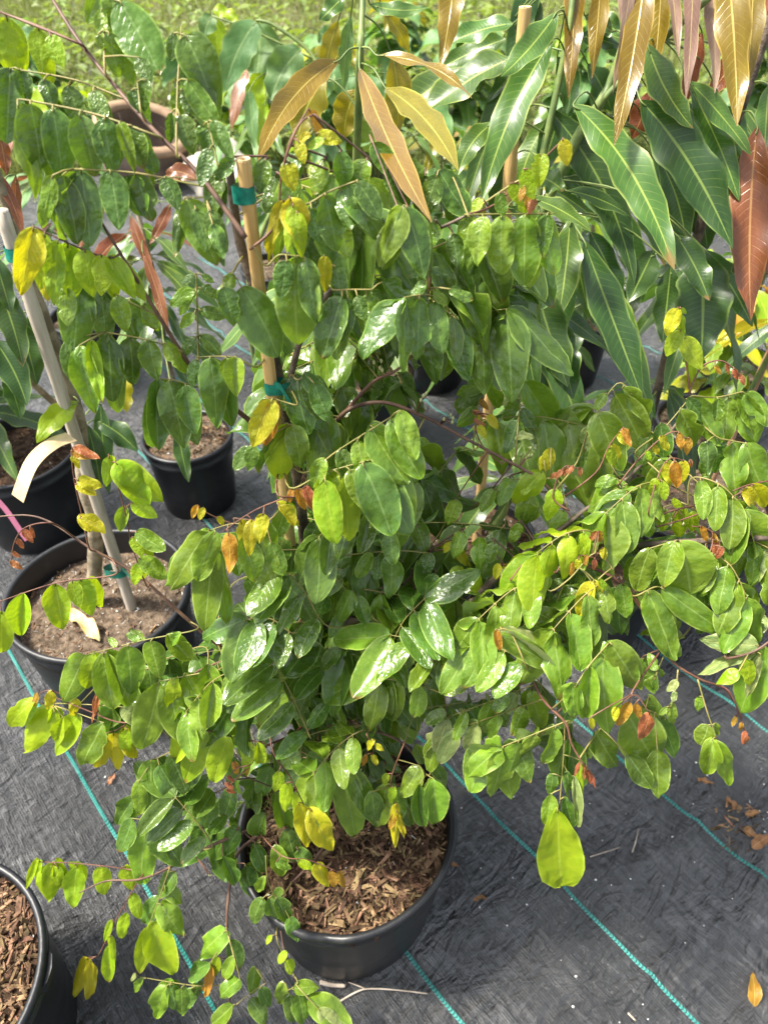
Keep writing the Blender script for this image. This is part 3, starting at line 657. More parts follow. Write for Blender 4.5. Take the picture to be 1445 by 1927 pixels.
# --- top centre
G_([(530,330),(548,262),(580,206)], [(582,208,606,258,32,'o',{'roll':.3}),(562,266,572,306,30,'y'),(545,306,552,356,36,'y'),(534,310,544,350,24,'y')], 'y', stalk=M_red, twin=.2)
G_([(520,405),(530,385),(545,372)], [(546,372,576,468,60,'y',{'roll':.2}),(532,378,500,472,26,'y'),(538,380,520,490,24,'b'),(552,385,540,470,26,'b'),(560,400,566,480,30,'b')], 'y', stalk=M_red)
G_([(600,262),(630,250)], [(598,250,642,266,26,'y'),(585,252,560,268,20,'y'),(610,262,580,280,30,'b')], 'y', twin=.2)
G_([(575,385),(620,360),(672,340)], [(612,366,640,468,56,'m'),(655,350,704,442,62,'m'),(586,392,602,452,46,'m'),(672,342,714,408,50,'m'),(598,380,586,440,34,'m'),(640,356,660,430,40,'m')], 'm')
G_([(757,457),(762,420),(762,388)], [(758,388,704,492,62,'g',{'roll':-.4}),(764,390,796,516,60,'m')], 'g', twin=.7)
G_([(880,404),(850,330),(826,320)], [(826,322,884,402,78,'m',{'s':'ell'}),(822,330,800,400,40,'m')], 'm')
G_([(880,404),(960,403),(1045,402)], [(882,405,876,482,42,'g'),(908,407,896,492,44,'g'),(944,406,946,512,54,'g'),(988,404,985,532,64,'g'),(1018,402,1042,512,50,'g'),(1030,402,1022,480,30,'m')], 'g', twin=.5)
G_([(880,404),(930,385),(985,335),(1060,262)], [(1058,262,1068,310,46,'y'),(1018,290,1014,348,42,'b'),(985,318,1002,372,44,'b'),(940,362,948,404,46,'g'),(905,372,890,404,26,'b'),(960,345,984,385,30,'b')], 'b', stalk=M_red, twin=.2)
G_([(985,335),(1000,360),(1010,385)], [(985,350,978,378,18,'o'),(996,358,990,392,18,'o'),(1006,372,996,402,18,'r')], 'o', twin=0)
for (bx, by, tx, ty, w_) in [(560,285,540,350,50),(610,300,590,360,52),(640,285,650,350,46),(690,300,660,370,52),(730,320,760,380,50),(560,330,520,400,44),(700,270,740,330,46),(500,300,490,360,40),(520,330,500,395,42),(800,330,790,400,44),(630,330,610,390,44),(770,300,800,345,44),(745,395,735,450,46),(690,400,680,470,48),(640,410,655,480,44),(820,420,800,470,40),(850,440,860,500,44),(570,420,560,480,44)]:
    G_([(bx, by-6), (bx, by)], [(bx, by, tx, ty, w_, random.choice('mmg'))], 'm', dd=.03, twin=.8, stalk=M_twig)
# --- centre
G_([(625,545),(660,545),(700,545)], [(644,558,604,668,58,'m'),(690,554,706,648,50,'g'),(720,530,764,588,52,'m'),(655,560,640,640,46,'m'),(672,556,690,600,36,'m')], 'm', dd=-.01)
G_([(600,600),(612,520),(610,482)], [(610,482,612,545,26,'y'),(600,520,592,570,34,'m'),(630,500,640,560,40,'m')], 'm', twin=.3)
G_([(806,640),(805,560),(806,490)], [(800,530,772,556,38,'m'),(798,566,766,580,36,'m'),(814,546,842,572,34,'g'),(812,586,836,606,34,'g'),(800,610,768,635,40,'m'),(846,544,890,560,34,'m'),(798,500,770,520,36,'m'),(812,505,840,520,36,'m')], 'm', twin=.2)
G_([(820,652),(870,648),(935,640)], [(850,654,830,712,40,'g'),(872,650,870,712,40,'g'),(908,646,904,706,40,'g'),(944,648,964,744,44,'g'),(828,656,812,700,30,'m')], 'g', twin=.4)
G_([(800,660),(800,648),(810,642)], [(806,644,800,672,24,'y'),(812,642,826,668,16,'o')], 'y', twin=0, stalk=M_red)
G_([(890,838),(900,760),(914,706)], [(912,716,862,742,34,'g',{'roll':.5}),(908,742,858,766,36,'m'),(900,770,860,802,36,'g'),(916,720,938,766,34,'g'),(905,790,925,830,26,'g')], 'g', twin=.3)
G_([(970,868),(975,790),(982,716)], [(986,718,1040,806,62,'g',{'roll':-.2}),(978,722,952,766,26,'u'),(976,752,948,790,34,'g'),(982,768,1006,808,34,'m'),(974,790,950,850,36,'m'),(974,820,1004,822,18,'u')], 'g', twin=.3)
G_([(560,715),(575,705)], [(558,704,578,812,58,'m'),(572,702,612,748,44,'m'),(545,710,535,770,36,'m'),(590,720,620,790,40,'m')], 'm')
G_([(560,760),(540,758),(515,750)], [(512,752,478,838,46,'y',{'roll':.4}),(516,754,500,838,36,'o'),(505,752,466,810,30,'y')], 'y', twin=.2, dd=-.02)
G_([(570,830),(545,800)], [(538,796,530,904,62,'b'),(550,800,565,880,44,'g'),(470,840,442,882,30,'m'),(478,838,466,886,34,'m')], 'b', dd=-.02)
G_([(572,890),(640,845),(735,785)], [(696,800,766,904,76,'g',{'s':'ell'}),(735,788,792,896,56,'g'),(672,830,690,900,42,'g'),(640,845,664,905,40,'m'),(610,862,588,915,38,'g'),(752,772,780,860,40,'g')], 'g', dd=-.04)
G_([(545,918),(610,890),(702,864)], [(704,868,772,1000,88,'g',{'s':'ell'}),(682,872,738,1002,76,'m',{'s':'ell'}),(640,894,662,1022,64,'b'),(612,904,632,1018,54,'b'),(658,884,690,960,44,'g')], 'g', dd=-.055)
G_([(740,900),(760,920)], [(760,926,748,1062,46,'g',{'roll':.5}),(775,905,780,985,40,'m'),(735,1000,740,1060,40,'m')], 'g', twin=.3)
G_([(520,925),(550,935),(580,925),(600,955)], [(560,918,575,958,20,'o'),(575,914,592,962,20,'r'),(588,925,606,970,16,'r'),(552,918,545,945,18,'o')], 'o', stalk=M_red, twin=0, dd=-.06)
G_([(575,915),(480,960),(420,1000)], [(525,952,552,988,36,'y'),(496,966,488,1020,28,'y'),(474,978,468,1046,26,'y'),(455,985,462,1030,24,'y'),(430,1004,432,1072,36,'o'),(540,945,552,985,22,'b')], 'y', stalk=M_red, twin=.2, dd=-.05)
G_([(500,985),(440,985),(395,998)], [(392,1000,312,1112,62,'g',{'roll':.2}),(406,1000,376,1092,46,'g',{'roll':.5}),(404,1030,386,1184,58,'g'),(430,1010,450,1080,50,'g'),(455,1010,480,1090,52,'g'),(480,1005,520,1110,56,'g'),(510,1020,534,1080,50,'g')], 'g', dd=-.03)
G_([(440,985),(410,975),(380,960)], [(372,950,362,975,18,'o'),(384,955,375,978,14,'y'),(410,972,422,990,14,'y')], 'o', stalk=M_red, twin=0, dd=-.02)
# --- left arm
G_([(215,1058),(215,1082),(110,1096),(0,1132)], [(46,1116,40,1192,50,'b'),(104,1098,118,1182,54,'b'),(152,1090,176,1157,58,'b'),(136,1094,150,1140,40,'b'),(4,1150,0,1235,40,'b')], 'b', stalk=M_red, twin=.6)
G_([(275,1100),(250,1030),(235,960),(205,855)], [(262,1050,312,1086,56,'g'),(256,1000,308,1034,50,'g'),(248,946,294,972,46,'b'),(218,870,284,946,64,'b'),(250,1010,268,1046,24,'b'),(262,1060,252,1100,24,'b'),(236,950,226,1000,24,'g'),(206,860,200,915,24,'b')], 'g', stalk=M_red, twin=.4)
G_([(168,1030),(155,970),(140,900),(135,850)], [(152,976,196,1002,34,'y'),(150,968,170,1000,22,'y'),(146,904,192,914,26,'y'),(144,910,180,930,24,'y'),(136,848,172,862,24,'o'),(140,840,186,862,18,'r'),(136,858,150,880,20,'y')], 'y', stalk=M_red, twin=0)
G_([(100,985),(50,992),(28,1020),(22,1060)], [(45,996,62,1020,14,'r'),(32,1014,46,1032,12,'r'),(24,1038,40,1048,14,'r'),(20,1056,42,1070,16,'r'),(58,992,66,1012,8,'r')], 'r', stalk=M_red, twin=0)
G_([(370,1185),(270,1205),(165,1232)], [(162,1232,112,1326,66,'g'),(194,1230,214,1330,58,'g'),(240,1215,246,1312,52,'g'),(284,1206,298,1280,50,'g'),(314,1194,358,1242,44,'g'),(178,1230,160,1300,40,'b'),(340,1190,320,1215,26,'g'),(262,1208,240,1190,26,'g'),(220,1218,205,1200,20,'g')], 'g', twin=.5)
G_([(420,1255),(360,1270),(300,1282)], [(300,1284,268,1412,62,'g'),(318,1280,346,1392,60,'g'),(348,1266,398,1358,46,'g'),(390,1250,406,1326,48,'g'),(410,1248,440,1300,44,'m'),(330,1276,320,1340,30,'b')], 'g', twin=.5)
G_([(100,1330),(60,1318)], [(104,1338,26,1422,60,'b',{'roll':.1}),(66,1320,8,1366,46,'b'),(150,1344,110,1416,56,'b'),(196,1360,150,1442,56,'g'),(120,1350,104,1400,40,'b'),(230,1330,268,1370,34,'u')], 'b', twin=.5)
G_([(235,1365),(215,1376)], [(200,1380,184,1452,32,'y'),(214,1380,222,1448,32,'y'),(232,1370,258,1428,34,'y'),(240,1372,238,1420,30,'b')], 'y', stalk=M_red, twin=.3)
G_([(160,1335),(100,1300),(70,1308)], [(72,1304,62,1330,26,'o'),(98,1300,90,1336,22,'y'),(142,1312,140,1350,22,'y')], 'o', stalk=M_red, twin=0)
G_([(188,1345),(182,1320),(186,1300)], [(186,1300,172,1360,10,'r'),(188,1302,178,1350,8,'r')], 'r', stalk=M_red, twin=0)
G_([(500,1400),(430,1385),(362,1368)], [(364,1370,322,1432,42,'b'),(390,1380,346,1476,52,'b'),(430,1386,404,1468,46,'b'),(466,1394,462,1446,38,'b'),(486,1396,490,1440,32,'b'),(400,1378,450,1372,26,'b')], 'b', stalk=M_red, twin=.35)
G_([(530,1236),(528,1290)], [(526,1234,454,1278,48,'m'),(526,1286,428,1336,60,'m'),(534,1270,586,1230,50,'m'),(536,1300,480,1370,60,'g')], 'm', twin=.3)
# --- lower left
G_([(330,1400),(290,1430)], [(284,1430,286,1542,64,'g',{'s':'ell','roll':0}),(300,1440,348,1524,46,'m'),(320,1420,350,1490,46,'m'),(262,1470,258,1540,30,'g')], 'g')
G_([(320,1632),(300,1560),(282,1545)], [(276,1556,266,1668,52,'g',{'roll':.2}),(286,1546,342,1628,60,'m'),(250,1540,226,1600,40,'m'),(262,1520,230,1550,40,'g'),(255,1500,220,1550,40,'m')], 'g')
G_([(262,1640),(160,1626),(75,1622)], [(100,1630,84,1708,44,'b'),(146,1630,140,1702,44,'b'),(190,1630,196,1688,40,'b'),(236,1630,248,1678,42,'b'),(72,1614,52,1668,14,'b'),(110,1632,106,1680,30,'b')], 'b', stalk=M_red, twin=.6)
G_([(262,1655),(225,1720),(185,1800)], [(206,1778,204,1848,24,'b'),(208,1760,214,1820,14,'b'),(238,1716,230,1770,22,'b'),(248,1682,264,1728,22,'b'),(212,1730,196,1772,14,'b'),(166,1802,138,1876,30,'y'),(172,1804,168,1888,24,'y')], 'b', stalk=M_red, twin=0)
G_([(320,1632),(300,1690),(280,1744)], [(278,1744,266,1838,34,'b',{'roll':.4}),(284,1734,328,1838,56,'b'),(302,1700,346,1764,48,'g'),(310,1664,342,1700,38,'g'),(298,1690,270,1740,34,'m'),(330,1640,300,1690,44,'m')], 'b', twin=.3)
G_([(430,1760),(425,1745)], [(424,1752,366,1806,46,'g'),(432,1768,450,1822,40,'m'),(396,1812,346,1840,40,'m'),(452,1842,412,1878,44,'g'),(440,1800,420,1840,30,'g')], 'g', twin=.2)
G_([(432,1850),(370,1855),(262,1838)], [(312,1856,288,1924,38,'g'),(342,1858,342,1916,32,'g'),(360,1860,350,1900,24,'m'),(256,1832,248,1846,10,'u'),(270,1842,252,1866,18,'g'),(320,1854,330,1900,26,'m')], 'g', twin=.4)
G_([(432,1800),(400,1840),(385,1860)], [(398,1816,386,1876,18,'o'),(410,1800,404,1840,18,'b'),(392,1850,378,1870,18,'o')], 'o', stalk=M_red, twin=0)
G_([(432,1900),(470,1870),(500,1850)], [(480,1820,474,1868,28,'g'),(470,1880,500,1926,38,'m'),(490,1860,512,1900,30,'m'),(440,1890,400,1926,30,'g'),(420,1905,424,1932,40,'r')], 'g', twin=.3)
G_([(560,1850),(540,1865)], [(534,1848,526,1896,42,'g',{'roll':.4}),(552,1862,600,1856,26,'g'),(560,1866,574,1926,40,'g'),(580,1880,656,1930,62,'g'),(600,1900,640,1940,30,'u'),(545,1870,556,1926,30,'m')], 'g', twin=.3)
G_([(520,1760),(530,1790),(545,1830)], [(545,1804,546,1838,24,'b'),(540,1790,524,1812,20,'b'),(512,1760,502,1776,16,'b')], 'b', twin=0)
G_([(525,1690),(505,1660),(500,1610)], [(505,1690,520,1735,52,'m'),(520,1690,545,1740,50,'m'),(545,1728,560,1775,40,'m'),(495,1690,475,1740,40,'m'),(530,1670,512,1700,36,'m'),(500,1650,480,1680,30,'g')], 'm', twin=.3)
# --- over the front pot
G_([(860,1302),(780,1285),(698,1274)], [(698,1274,606,1312,58,'g',{'s':'ell','roll':0}),(718,1272,650,1230,40,'g'),(712,1286,694,1376,44,'g'),(752,1284,728,1366,42,'g'),(792,1290,780,1348,36,'g'),(756,1272,716,1246,38,'g'),(810,1280,770,1262,34,'g')], 'g', twin=.1, dd=.01)
G_([(660,1368),(570,1395),(572,1505)], [(566,1418,530,1436,36,'g',{'s':'round'}),(578,1420,612,1440,40,'g',{'s':'round'}),(566,1450,532,1470,38,'g',{'s':'round'}),(578,1450,616,1466,40,'g',{'s':'round'}),(566,1490,540,1520,36,'g'),(578,1490,622,1540,44,'m'),(560,1400,528,1402,28,'g')], 'g', twin=.1, dd=.04)
G_([(640,1380),(630,1400),(636,1440)], [(628,1400,596,1412,34,'g'),(636,1402,668,1420,36,'g'),(632,1434,604,1452,34,'g'),(640,1438,668,1572,58,'g',{'s':'ell','roll':0}),(650,1440,700,1540,44,'m')], 'g', twin=.1, dd=.02)
G_([(760,1400),(740,1450),(735,1480)], [(728,1476,714,1554,42,'g'),(745,1480,752,1540,34,'g'),(790,1442,752,1500,54,'g'),(700,1490,708,1566,38,'m')], 'g', twin=.3)
G_([(800,1455),(815,1465)], [(816,1466,820,1558,50,'g',{'roll':0}),(790,1474,794,1562,32,'m'),(820,1440,838,1480,40,'m'),(780,1400,800,1440,36,'g')], 'g', twin=.2)
G_([(510,1400),(545,1460),(575,1520)], [(562,1510,586,1598,36,'y'),(584,1522,628,1602,46,'y'),(540,1472,534,1532,26,'b'),(526,1450,518,1490,22,'b'),(556,1490,566,1560,18,'b')], 'y', stalk=M_red, twin=.1, dd=-.06)
G_([(760,1400),(735,1470),(744,1520)], [(746,1512,744,1594,20,'y'),(742,1530,732,1560,14,'o'),(748,1530,764,1580,12,'y'),(730,1456,720,1480,20,'b'),(740,1480,736,1510,16,'b')], 'y', stalk=M_red, twin=0, dd=-.03)
G_([(530,1610),(580,1618),(635,1640)], [(594,1624,618,1668,28,'y'),(622,1638,630,1674,18,'o'),(636,1640,652,1672,18,'o'),(520,1622,548,1634,26,'g'),(560,1622,588,1632,24,'b')], 'y', stalk=M_red, twin=0)
G_([(470,1440),(440,1450),(428,1490)], [(440,1432,446,1460,14,'o'),(428,1460,442,1470,10,'r'),(424,1472,440,1484,10,'r'),(426,1486,444,1492,8,'r'),(462,1420,464,1456,18,'o')], 'r', stalk=M_red, twin=0, dd=-.03)
G_([(690,1380),(700,1400),(705,1440)], [(704,1392,690,1412,16,'y'),(706,1400,722,1412,14,'y'),(690,1420,682,1442,14,'o'),(700,1420,710,1440,14,'y')], 'y', stalk=M_red, twin=0, dd=-.03)
# --- middle of the bush
G_([(500,1035),(580,1040),(665,1125)], [(620,1064,578,1082,30,'g'),(646,1088,598,1120,40,'m'),(664,1112,630,1172,46,'g'),(672,1120,690,1172,34,'m'),(600,1045,570,1055,22,'m'),(640,1070,660,1050,24,'m')], 'm', twin=.1, dd=.01)
G_([(800,1040),(740,1036),(640,1046)], [(736,1044,732,1122,42,'m'),(700,1040,672,1084,32,'g'),(712,1046,708,1090,30,'m'),(690,1020,680,1000,24,'m'),(722,1022,718,1000,24,'m')], 'm', twin=.2, dd=.02)
G_([(700,1160),(745,1186),(760,1185)], [(750,1184,696,1152,42,'g'),(790,1160,746,1206,48,'g'),(738,1188,676,1236,54,'g'),(770,1190,760,1262,42,'m'),(800,1186,798,1242,36,'m')], 'g', twin=.2)
for (bx, by, tx, ty, w_, c) in [(530,1085,592,1150,62,'m'),(490,1120,560,1160,60,'m'),(500,1160,545,1205,54,'m'),(545,1215,620,1240,50,'m'),(510,1275,480,1320,46,'g'),(560,1270,530,1315,40,'m'),(580,1300,560,1345,40,'m'),(610,1330,600,1365,44,'m'),(480,1190,500,1250,46,'m'),(700,1215,680,1180,40,'m'),(640,1160,620,1200,38,'m'),(720,1110,760,1160,44,'m'),(780,1110,740,1140,40,'m'),(560,1120,600,1180,50,'m'),(600,980,580,1030,44,'m'),(660,1000,640,1040,36,'m'),(780,980,800,1040,46,'m'),(810,1040,790,1090,44,'m'),(540,950,520,1010,46,'g'),(640,1220,600,1260,44,'m'),(720,1140,700,1100,36,'m'),(840,1340,800,1360,40,'m'),(840,1240,830,1300,46,'m'),(700,1340,690,1390,36,'m'),(620,1370,650,1410,34,'g'),(540,1340,510,1380,42,'g')]:
    G_([(bx, by-5), (bx, by)], [(bx, by, tx, ty, w_, c)], 'm', dd=.03, twin=.7, stalk=M_twig)
for (bx, by, tx, ty, w_, c) in [(440,1480,420,1540,44,'m'),(480,1470,470,1540,46,'m'),(520,1490,540,1560,46,'g'),(500,1530,470,1590,42,'m'),(450,1560,420,1610,40,'m'),(540,1560,560,1625,44,'m'),(400,1500,380,1560,44,'m'),(480,1590,500,1640,38,'m'),(420,1610,440,1660,36,'m'),(520,1590,530,1650,40,'g'),(380,1560,360,1610,38,'m'),(460,1630,480,1690,38,'m'),(560,1600,590,1640,36,'m'),(590,1520,575,1580,42,'m'),(510,1440,490,1500,44,'m'),(445,1425,430,1475,40,'m'),(640,1440,620,1500,44,'m'),(680,1470,700,1530,40,'m')]:
    G_([(bx, by-5), (bx, by)], [(bx, by, tx, ty, w_, c)], 'm', dd=.05, twin=.9, stalk=M_twig)
# --- right crown
G_([(1015,902),(1050,905),(1068,960)], [(1036,842,1028,886,56,'y',{'s':'ell','roll':.3}),(1022,858,1015,884,18,'y'),(1020,886,968,950,50,'b',{'roll':.5}),(1046,920,1030,980,44,'b'),(1000,890,985,930,30,'b')], 'b', twin=.1, dd=-.02)
G_([(1070,960),(1040,935),(1060,880),(1085,882)], [(1078,876,1070,892,10,'r'),(1068,880,1058,896,10,'r'),(1058,884,1044,900,10,'r'),(1048,890,1034,900,10,'r'),(1092,880,1090,898,12,'r')], 'r', stalk=M_red, twin=0, dd=-.03)
G_([(940,870),(905,835),(895,790),(912,745)], [(904,750,920,770,22,'o'),(888,772,914,784,10,'r'),(890,790,914,800,10,'r'),(900,800,914,824,28,'y'),(918,780,936,806,20,'y'),(896,780,902,800,20,'y')], 'o', stalk=M_red, twin=0, dd=-.02)
G_([(1085,870),(1110,800),(1160,722),(1190,745)], [(1124,776,1172,884,72,'g'),(1156,742,1206,840,62,'g'),(1110,800,1100,850,26,'u'),(1170,730,1225,800,40,'g'),(1140,740,1120,770,26,'g'),(1100,830,1090,880,24,'m')], 'g', twin=.4)
G_([(1195,850),(1245,810),(1300,745)], [(1300,748,1352,832,46,'g',{'roll':-.3}),(1278,770,1310,844,60,'g'),(1242,796,1250,860,50,'m'),(1220,810,1205,880,46,'m'),(1290,750,1330,790,40,'m')], 'g', twin=.4)
G_([(1300,745),(1345,748),(1392,738)], [(1370,748,1366,832,36,'g'),(1392,742,1424,836,66,'g'),(1350,750,1345,790,30,'m'),(1400,740,1445,800,40,'g')], 'g', twin=.3)
G_([(1345,820),(1370,828),(1402,834)], [(1378,830,1384,934,48,'g'),(1402,834,1446,934,62,'g'),(1350,826,1346,890,42,'m'),(1330,830,1330,890,36,'m')], 'g', twin=.3)
G_([(1298,742),(1290,680),(1276,580)], [(1274,580,1254,628,42,'y'),(1280,580,1292,590,24,'b'),(1286,634,1318,692,42,'b'),(1280,622,1254,668,30,'b'),(1296,660,1304,720,20,'b'),(1280,590,1288,632,14,'b')], 'b', stalk=M_red, twin=0, attach=False)
G_([(1295,740),(1320,690),(1360,680),(1398,712)], [(1345,688,1355,704,18,'o'),(1380,694,1388,716,14,'r'),(1392,704,1400,724,14,'r'),(1366,684,1370,704,8,'r')], 'r', stalk=M_red, twin=0, attach=False)
G_([(1165,910),(1205,860),(1265,812),(1300,838)], [(1242,820,1258,848,26,'y'),(1276,814,1284,846,26,'o'),(1296,824,1292,856,16,'o'),(1214,848,1222,866,22,'b'),(1228,836,1240,856,16,'y')], 'y', stalk=M_red, twin=0, dd=-.03)
G_([(1120,890),(1145,840),(1172,804)], [(1172,806,1184,838,24,'o'),(1164,812,1178,838,18,'y'),(1150,836,1168,862,32,'y'),(1146,842,1160,880,26,'b')], 'o', stalk=M_red, twin=0, dd=-.03)
G_([(1220,960),(1240,890),(1262,862),(1296,872)], [(1268,868,1274,918,40,'o'),(1254,870,1262,912,34,'y'),(1286,866,1280,910,30,'y'),(1240,890,1258,910,28,'b'),(1245,905,1250,940,18,'b'),(1236,900,1222,930,18,'b'),(1298,864,1300,880,12,'r')], 'o', stalk=M_red, twin=0, dd=-.04)
G_([(1240,990),(1330,960),(1430,905)], [(1412,910,1445,956,44,'y'),(1404,916,1420,956,30,'y'),(1360,944,1376,975,36,'y'),(1345,950,1350,980,26,'b')], 'y', stalk=M_red, twin=0, dd=-.02)
G_([(1150,925),(1180,915),(1175,935)], [(1178,910,1100,958,48,'g'),(1180,924,1124,1004,60,'g',{'roll':0,'s':'ell'}),(1190,946,1170,1006,44,'g'),(1210,960,1222,1010,36,'g'),(1160,900,1120,915,30,'g')], 'g', twin=.3, dd=-.02)
G_([(1230,1000),(1240,960),(1280,945)], [(1235,940,1222,985,34,'b'),(1286,955,1276,1010,46,'b'),(1250,960,1245,1000,36,'b'),(1310,960,1300,1000,34,'b'),(1262,940,1285,960,24,'b')], 'b', twin=.4)
G_([(1280,1026),(1276,1018)], [(1280,1018,1300,1118,96,'g',{'s':'round','roll':0,'k':.2}),(1268,1018,1248,1102,46,'g'),(1222,1032,1200,1112,48,'g',{'roll':.3}),(1232,1034,1246,1080,32,'m')], 'g', twin=.3, dd=-.035)
G_([(1330,1050),(1340,1020),(1336,998),(1300,990)], [(1318,990,1330,1018,20,'o'),(1340,1002,1345,1026,22,'o'),(1350,1018,1342,1044,22,'r'),(1360,1030,1346,1052,18,'r')], 'r', stalk=M_red, twin=0, dd=-.03)
G_([(1420,1015),(1390,1000)], [(1382,996,1388,1084,52,'g'),(1420,1000,1440,1060,40,'g'),(1445,1020,1410,1105,30,'u'),(1360,1000,1372,1050,32,'b')], 'g', twin=.3)
G_([(1200,1120),(1230,1105),(1250,1105)], [(1218,1112,1268,1238,54,'g',{'s':'ell','roll':.1}),(1244,1106,1364,1190,48,'g',{'s':'ell','roll':-.2}),(1170,1098,1180,1160,44,'g'),(1155,1105,1170,1195,54,'m')], 'g', twin=.3, dd=-.02)
G_([(1360,1090),(1370,1080)], [(1370,1082,1360,1146,44,'g'),(1395,1100,1425,1170,44,'g'),(1350,1080,1340,1130,36,'g'),(1400,1150,1370,1190,40,'m'),(1440,1160,1400,1200,40,'u'),(1420,1170,1436,1200,44,'g')], 'g', twin=.3)
G_([(1030,1110),(1070,1090),(1120,1040),(1155,1075)], [(1112,1094,1088,1160,32,'y'),(1118,1092,1130,1142,20,'y'),(1125,1090,1140,1110,22,'b')], 'y', twin=0, dd=-.03)
G_([(960,1092),(985,1060),(1000,1072)], [(938,1060,932,1090,16,'y'),(952,1060,956,1092,26,'y'),(972,1064,982,1082,24,'b'),(990,1072,990,1116,38,'b',{'s':'round'}),(1016,1080,1022,1112,34,'b',{'s':'round'}),(948,1070,956,1108,16,'u')], 'b', stalk=M_red, twin=0, dd=-.02)
G_([(1044,1078),(1070,1045),(1120,1050)], [(1074,1055,1076,1086,22,'o'),(1088,1052,1084,1072,16,'y'),(1104,1044,1100,1064,18,'o'),(1118,1052,1118,1074,16,'r'),(1124,1000,1108,1018,22,'r'),(1126,998,1130,1022,22,'o'),(1134,1030,1138,1054,20,'y')], 'o', stalk=M_red, twin=0, dd=-.03)
G_([(950,1172),(900,1140),(840,1115)], [(836,1116,838,1230,50,'g',{'roll':.3}),(860,1122,816,1150,30,'g'),(888,1148,914,1206,42,'g'),(930,1130,935,1180,44,'g'),(845,1110,800,1160,34,'g'),(880,1070,905,1120,40,'b'),(865,1065,855,1115,42,'b',{'roll':.3})], 'g', twin=.3, dd=.01)
G_([(870,1240),(855,1238)], [(840,1244,846,1302,26,'y'),(858,1240,862,1288,34,'b',{'roll':.3}),(850,1240,838,1270,18,'y'),(880,1290,830,1300,44,'g')], 'y', twin=0, dd=-.03)
G_([(990,1255),(960,1190),(935,1185)], [(936,1188,1056,1240,60,'u',{'roll':.9}),(940,1196,1046,1262,44,'g',{'roll':-.3}),(932,1185,942,1224,16,'o'),(940,1180,950,1200,16,'o')], 'u', twin=0, dd=-.05)
G_([(1000,1160),(1005,1145),(1040,1150)], [(1004,1150,1066,1180,44,'g'),(990,1135,940,1125,34,'g'),(995,1190,1046,1215,46,'m'),(1090,1110,1040,1130,36,'m'),(1100,1140,1112,1185,46,'g'),(1060,1100,1040,1090,24,'m')], 'g', twin=.3)
G_([(1075,1300),(1110,1250),(1145,1210)], [(1132,1228,1150,1384,68,'g',{'s':'ovate','roll':0}),(1148,1210,1208,1302,62,'g',{'roll':-.3}),(1075,1284,1084,1358,36,'g'),(1110,1250,1100,1345,40,'g'),(1160,1220,1190,1290,40,'m')], 'g', twin=.3, dd=-.05)
G_([(1190,1300),(1200,1310),(1220,1340)], [(1184,1320,1162,1366,36,'o',{'roll':.3}),(1196,1322,1204,1352,24,'o'),(1222,1342,1204,1398,30,'r'),(1160,1330,1156,1356,22,'y'),(1110,1350,1116,1372,20,'y')], 'o', stalk=M_red, twin=0, dd=-.045)
G_([(1130,1370),(1180,1330),(1230,1340)], [(1120,1376,1164,1446,54,'g'),(1180,1340,1235,1436,88,'g',{'s':'round','roll':0}),(1220,1310,1250,1420,44,'g'),(1240,1350,1268,1420,36,'m'),(1236,1410,1240,1500,46,'g',{'s':'ovate'}),(1180,1420,1225,1480,70,'m')], 'g', twin=.2, dd=.02)
G_([(1063,1358),(1060,1420),(1052,1520)], [(1048,1520,1058,1676,86,'b',{'s':'obov','roll':0,'k':.3}),(1040,1456,1034,1500,22,'m'),(1036,1494,1026,1550,30,'g'),(1060,1500,1080,1560,26,'m'),(1080,1460,1088,1556,18,'u'),(1090,1430,1094,1545,14,'b'),(1078,1460,1076,1492,14,'b'),(1066,1450,1074,1510,20,'m')], 'g', twin=0, dd=.02)
G_([(1100,1440),(1110,1470)], [(1090,1436,1080,1460,8,'r'),(1100,1438,1098,1466,8,'r'),(1108,1448,1112,1478,8,'r'),(1112,1456,1120,1482,7,'r'),(1100,1446,1108,1470,8,'r')], 'r', stalk=M_red, twin=0)
G_([(1063,1358),(960,1410),(880,1420)], [(916,1404,886,1488,58,'g'),(940,1400,962,1498,66,'g'),(900,1400,880,1480,40,'m'),(970,1395,996,1470,44,'m')], 'g', twin=.3, dd=.01)
A_((1020,1316),(826,1384), 5, .062, ['g','u'], .75, 0, .02, 0, kind='ell')
A_((1000,1290),(842,1350), 4, .050, ['g','u'], .6, .02, .03)
A_((1063,1358),(945,1405), 4, .070, 'g', .8, -.01, .0)
G_([(1370,1300),(1385,1330),(1405,1390)], [(1384,1348,1376,1366,16,'o'),(1396,1360,1392,1378,14,'o'),(1402,1376,1396,1400,12,'r'),(1406,1384,1402,1406,12,'r')], 'r', stalk=M_red, twin=0)
G_([(1312,1278),(1330,1340),(1350,1395)], [(1340,1390,1328,1462,48,'g'),(1350,1394,1376,1484,34,'g'),(1332,1364,1316,1402,36,'g',{'s':'round'}),(1316,1310,1312,1340,18,'g'),(1346,1360,1352,1386,12,'g')], 'g', twin=0)
G_([(1275,1260),(1268,1310),(1250,1355)], [(1274,1280,1254,1300,26,'u'),(1270,1300,1266,1320,20,'u'),(1262,1322,1268,1364,20,'g'),(1255,1330,1240,1345,10,'g')], 'g', twin=0)
G_([(1248,1235),(1230,1280)], [(1230,1270,1208,1282,26,'g'),(1234,1262,1220,1230,20,'g'),(1240,1258,1246,1276,12,'g')], 'g', twin=0)
G_([(1420,1228),(1395,1222)], [(1426,1214,1322,1206,44,'u',{'roll':.5}),(1424,1222,1310,1256,34,'u',{'roll':-.5}),(1400,1240,1410,1290,34,'b'),(1390,1262,1348,1284,30,'b'),(1440,1216,1390,1340,66,'g',{'s':'ell'}),(1430,1230,1405,1310,20,'u')], 'u', twin=.1, dd=-.02)
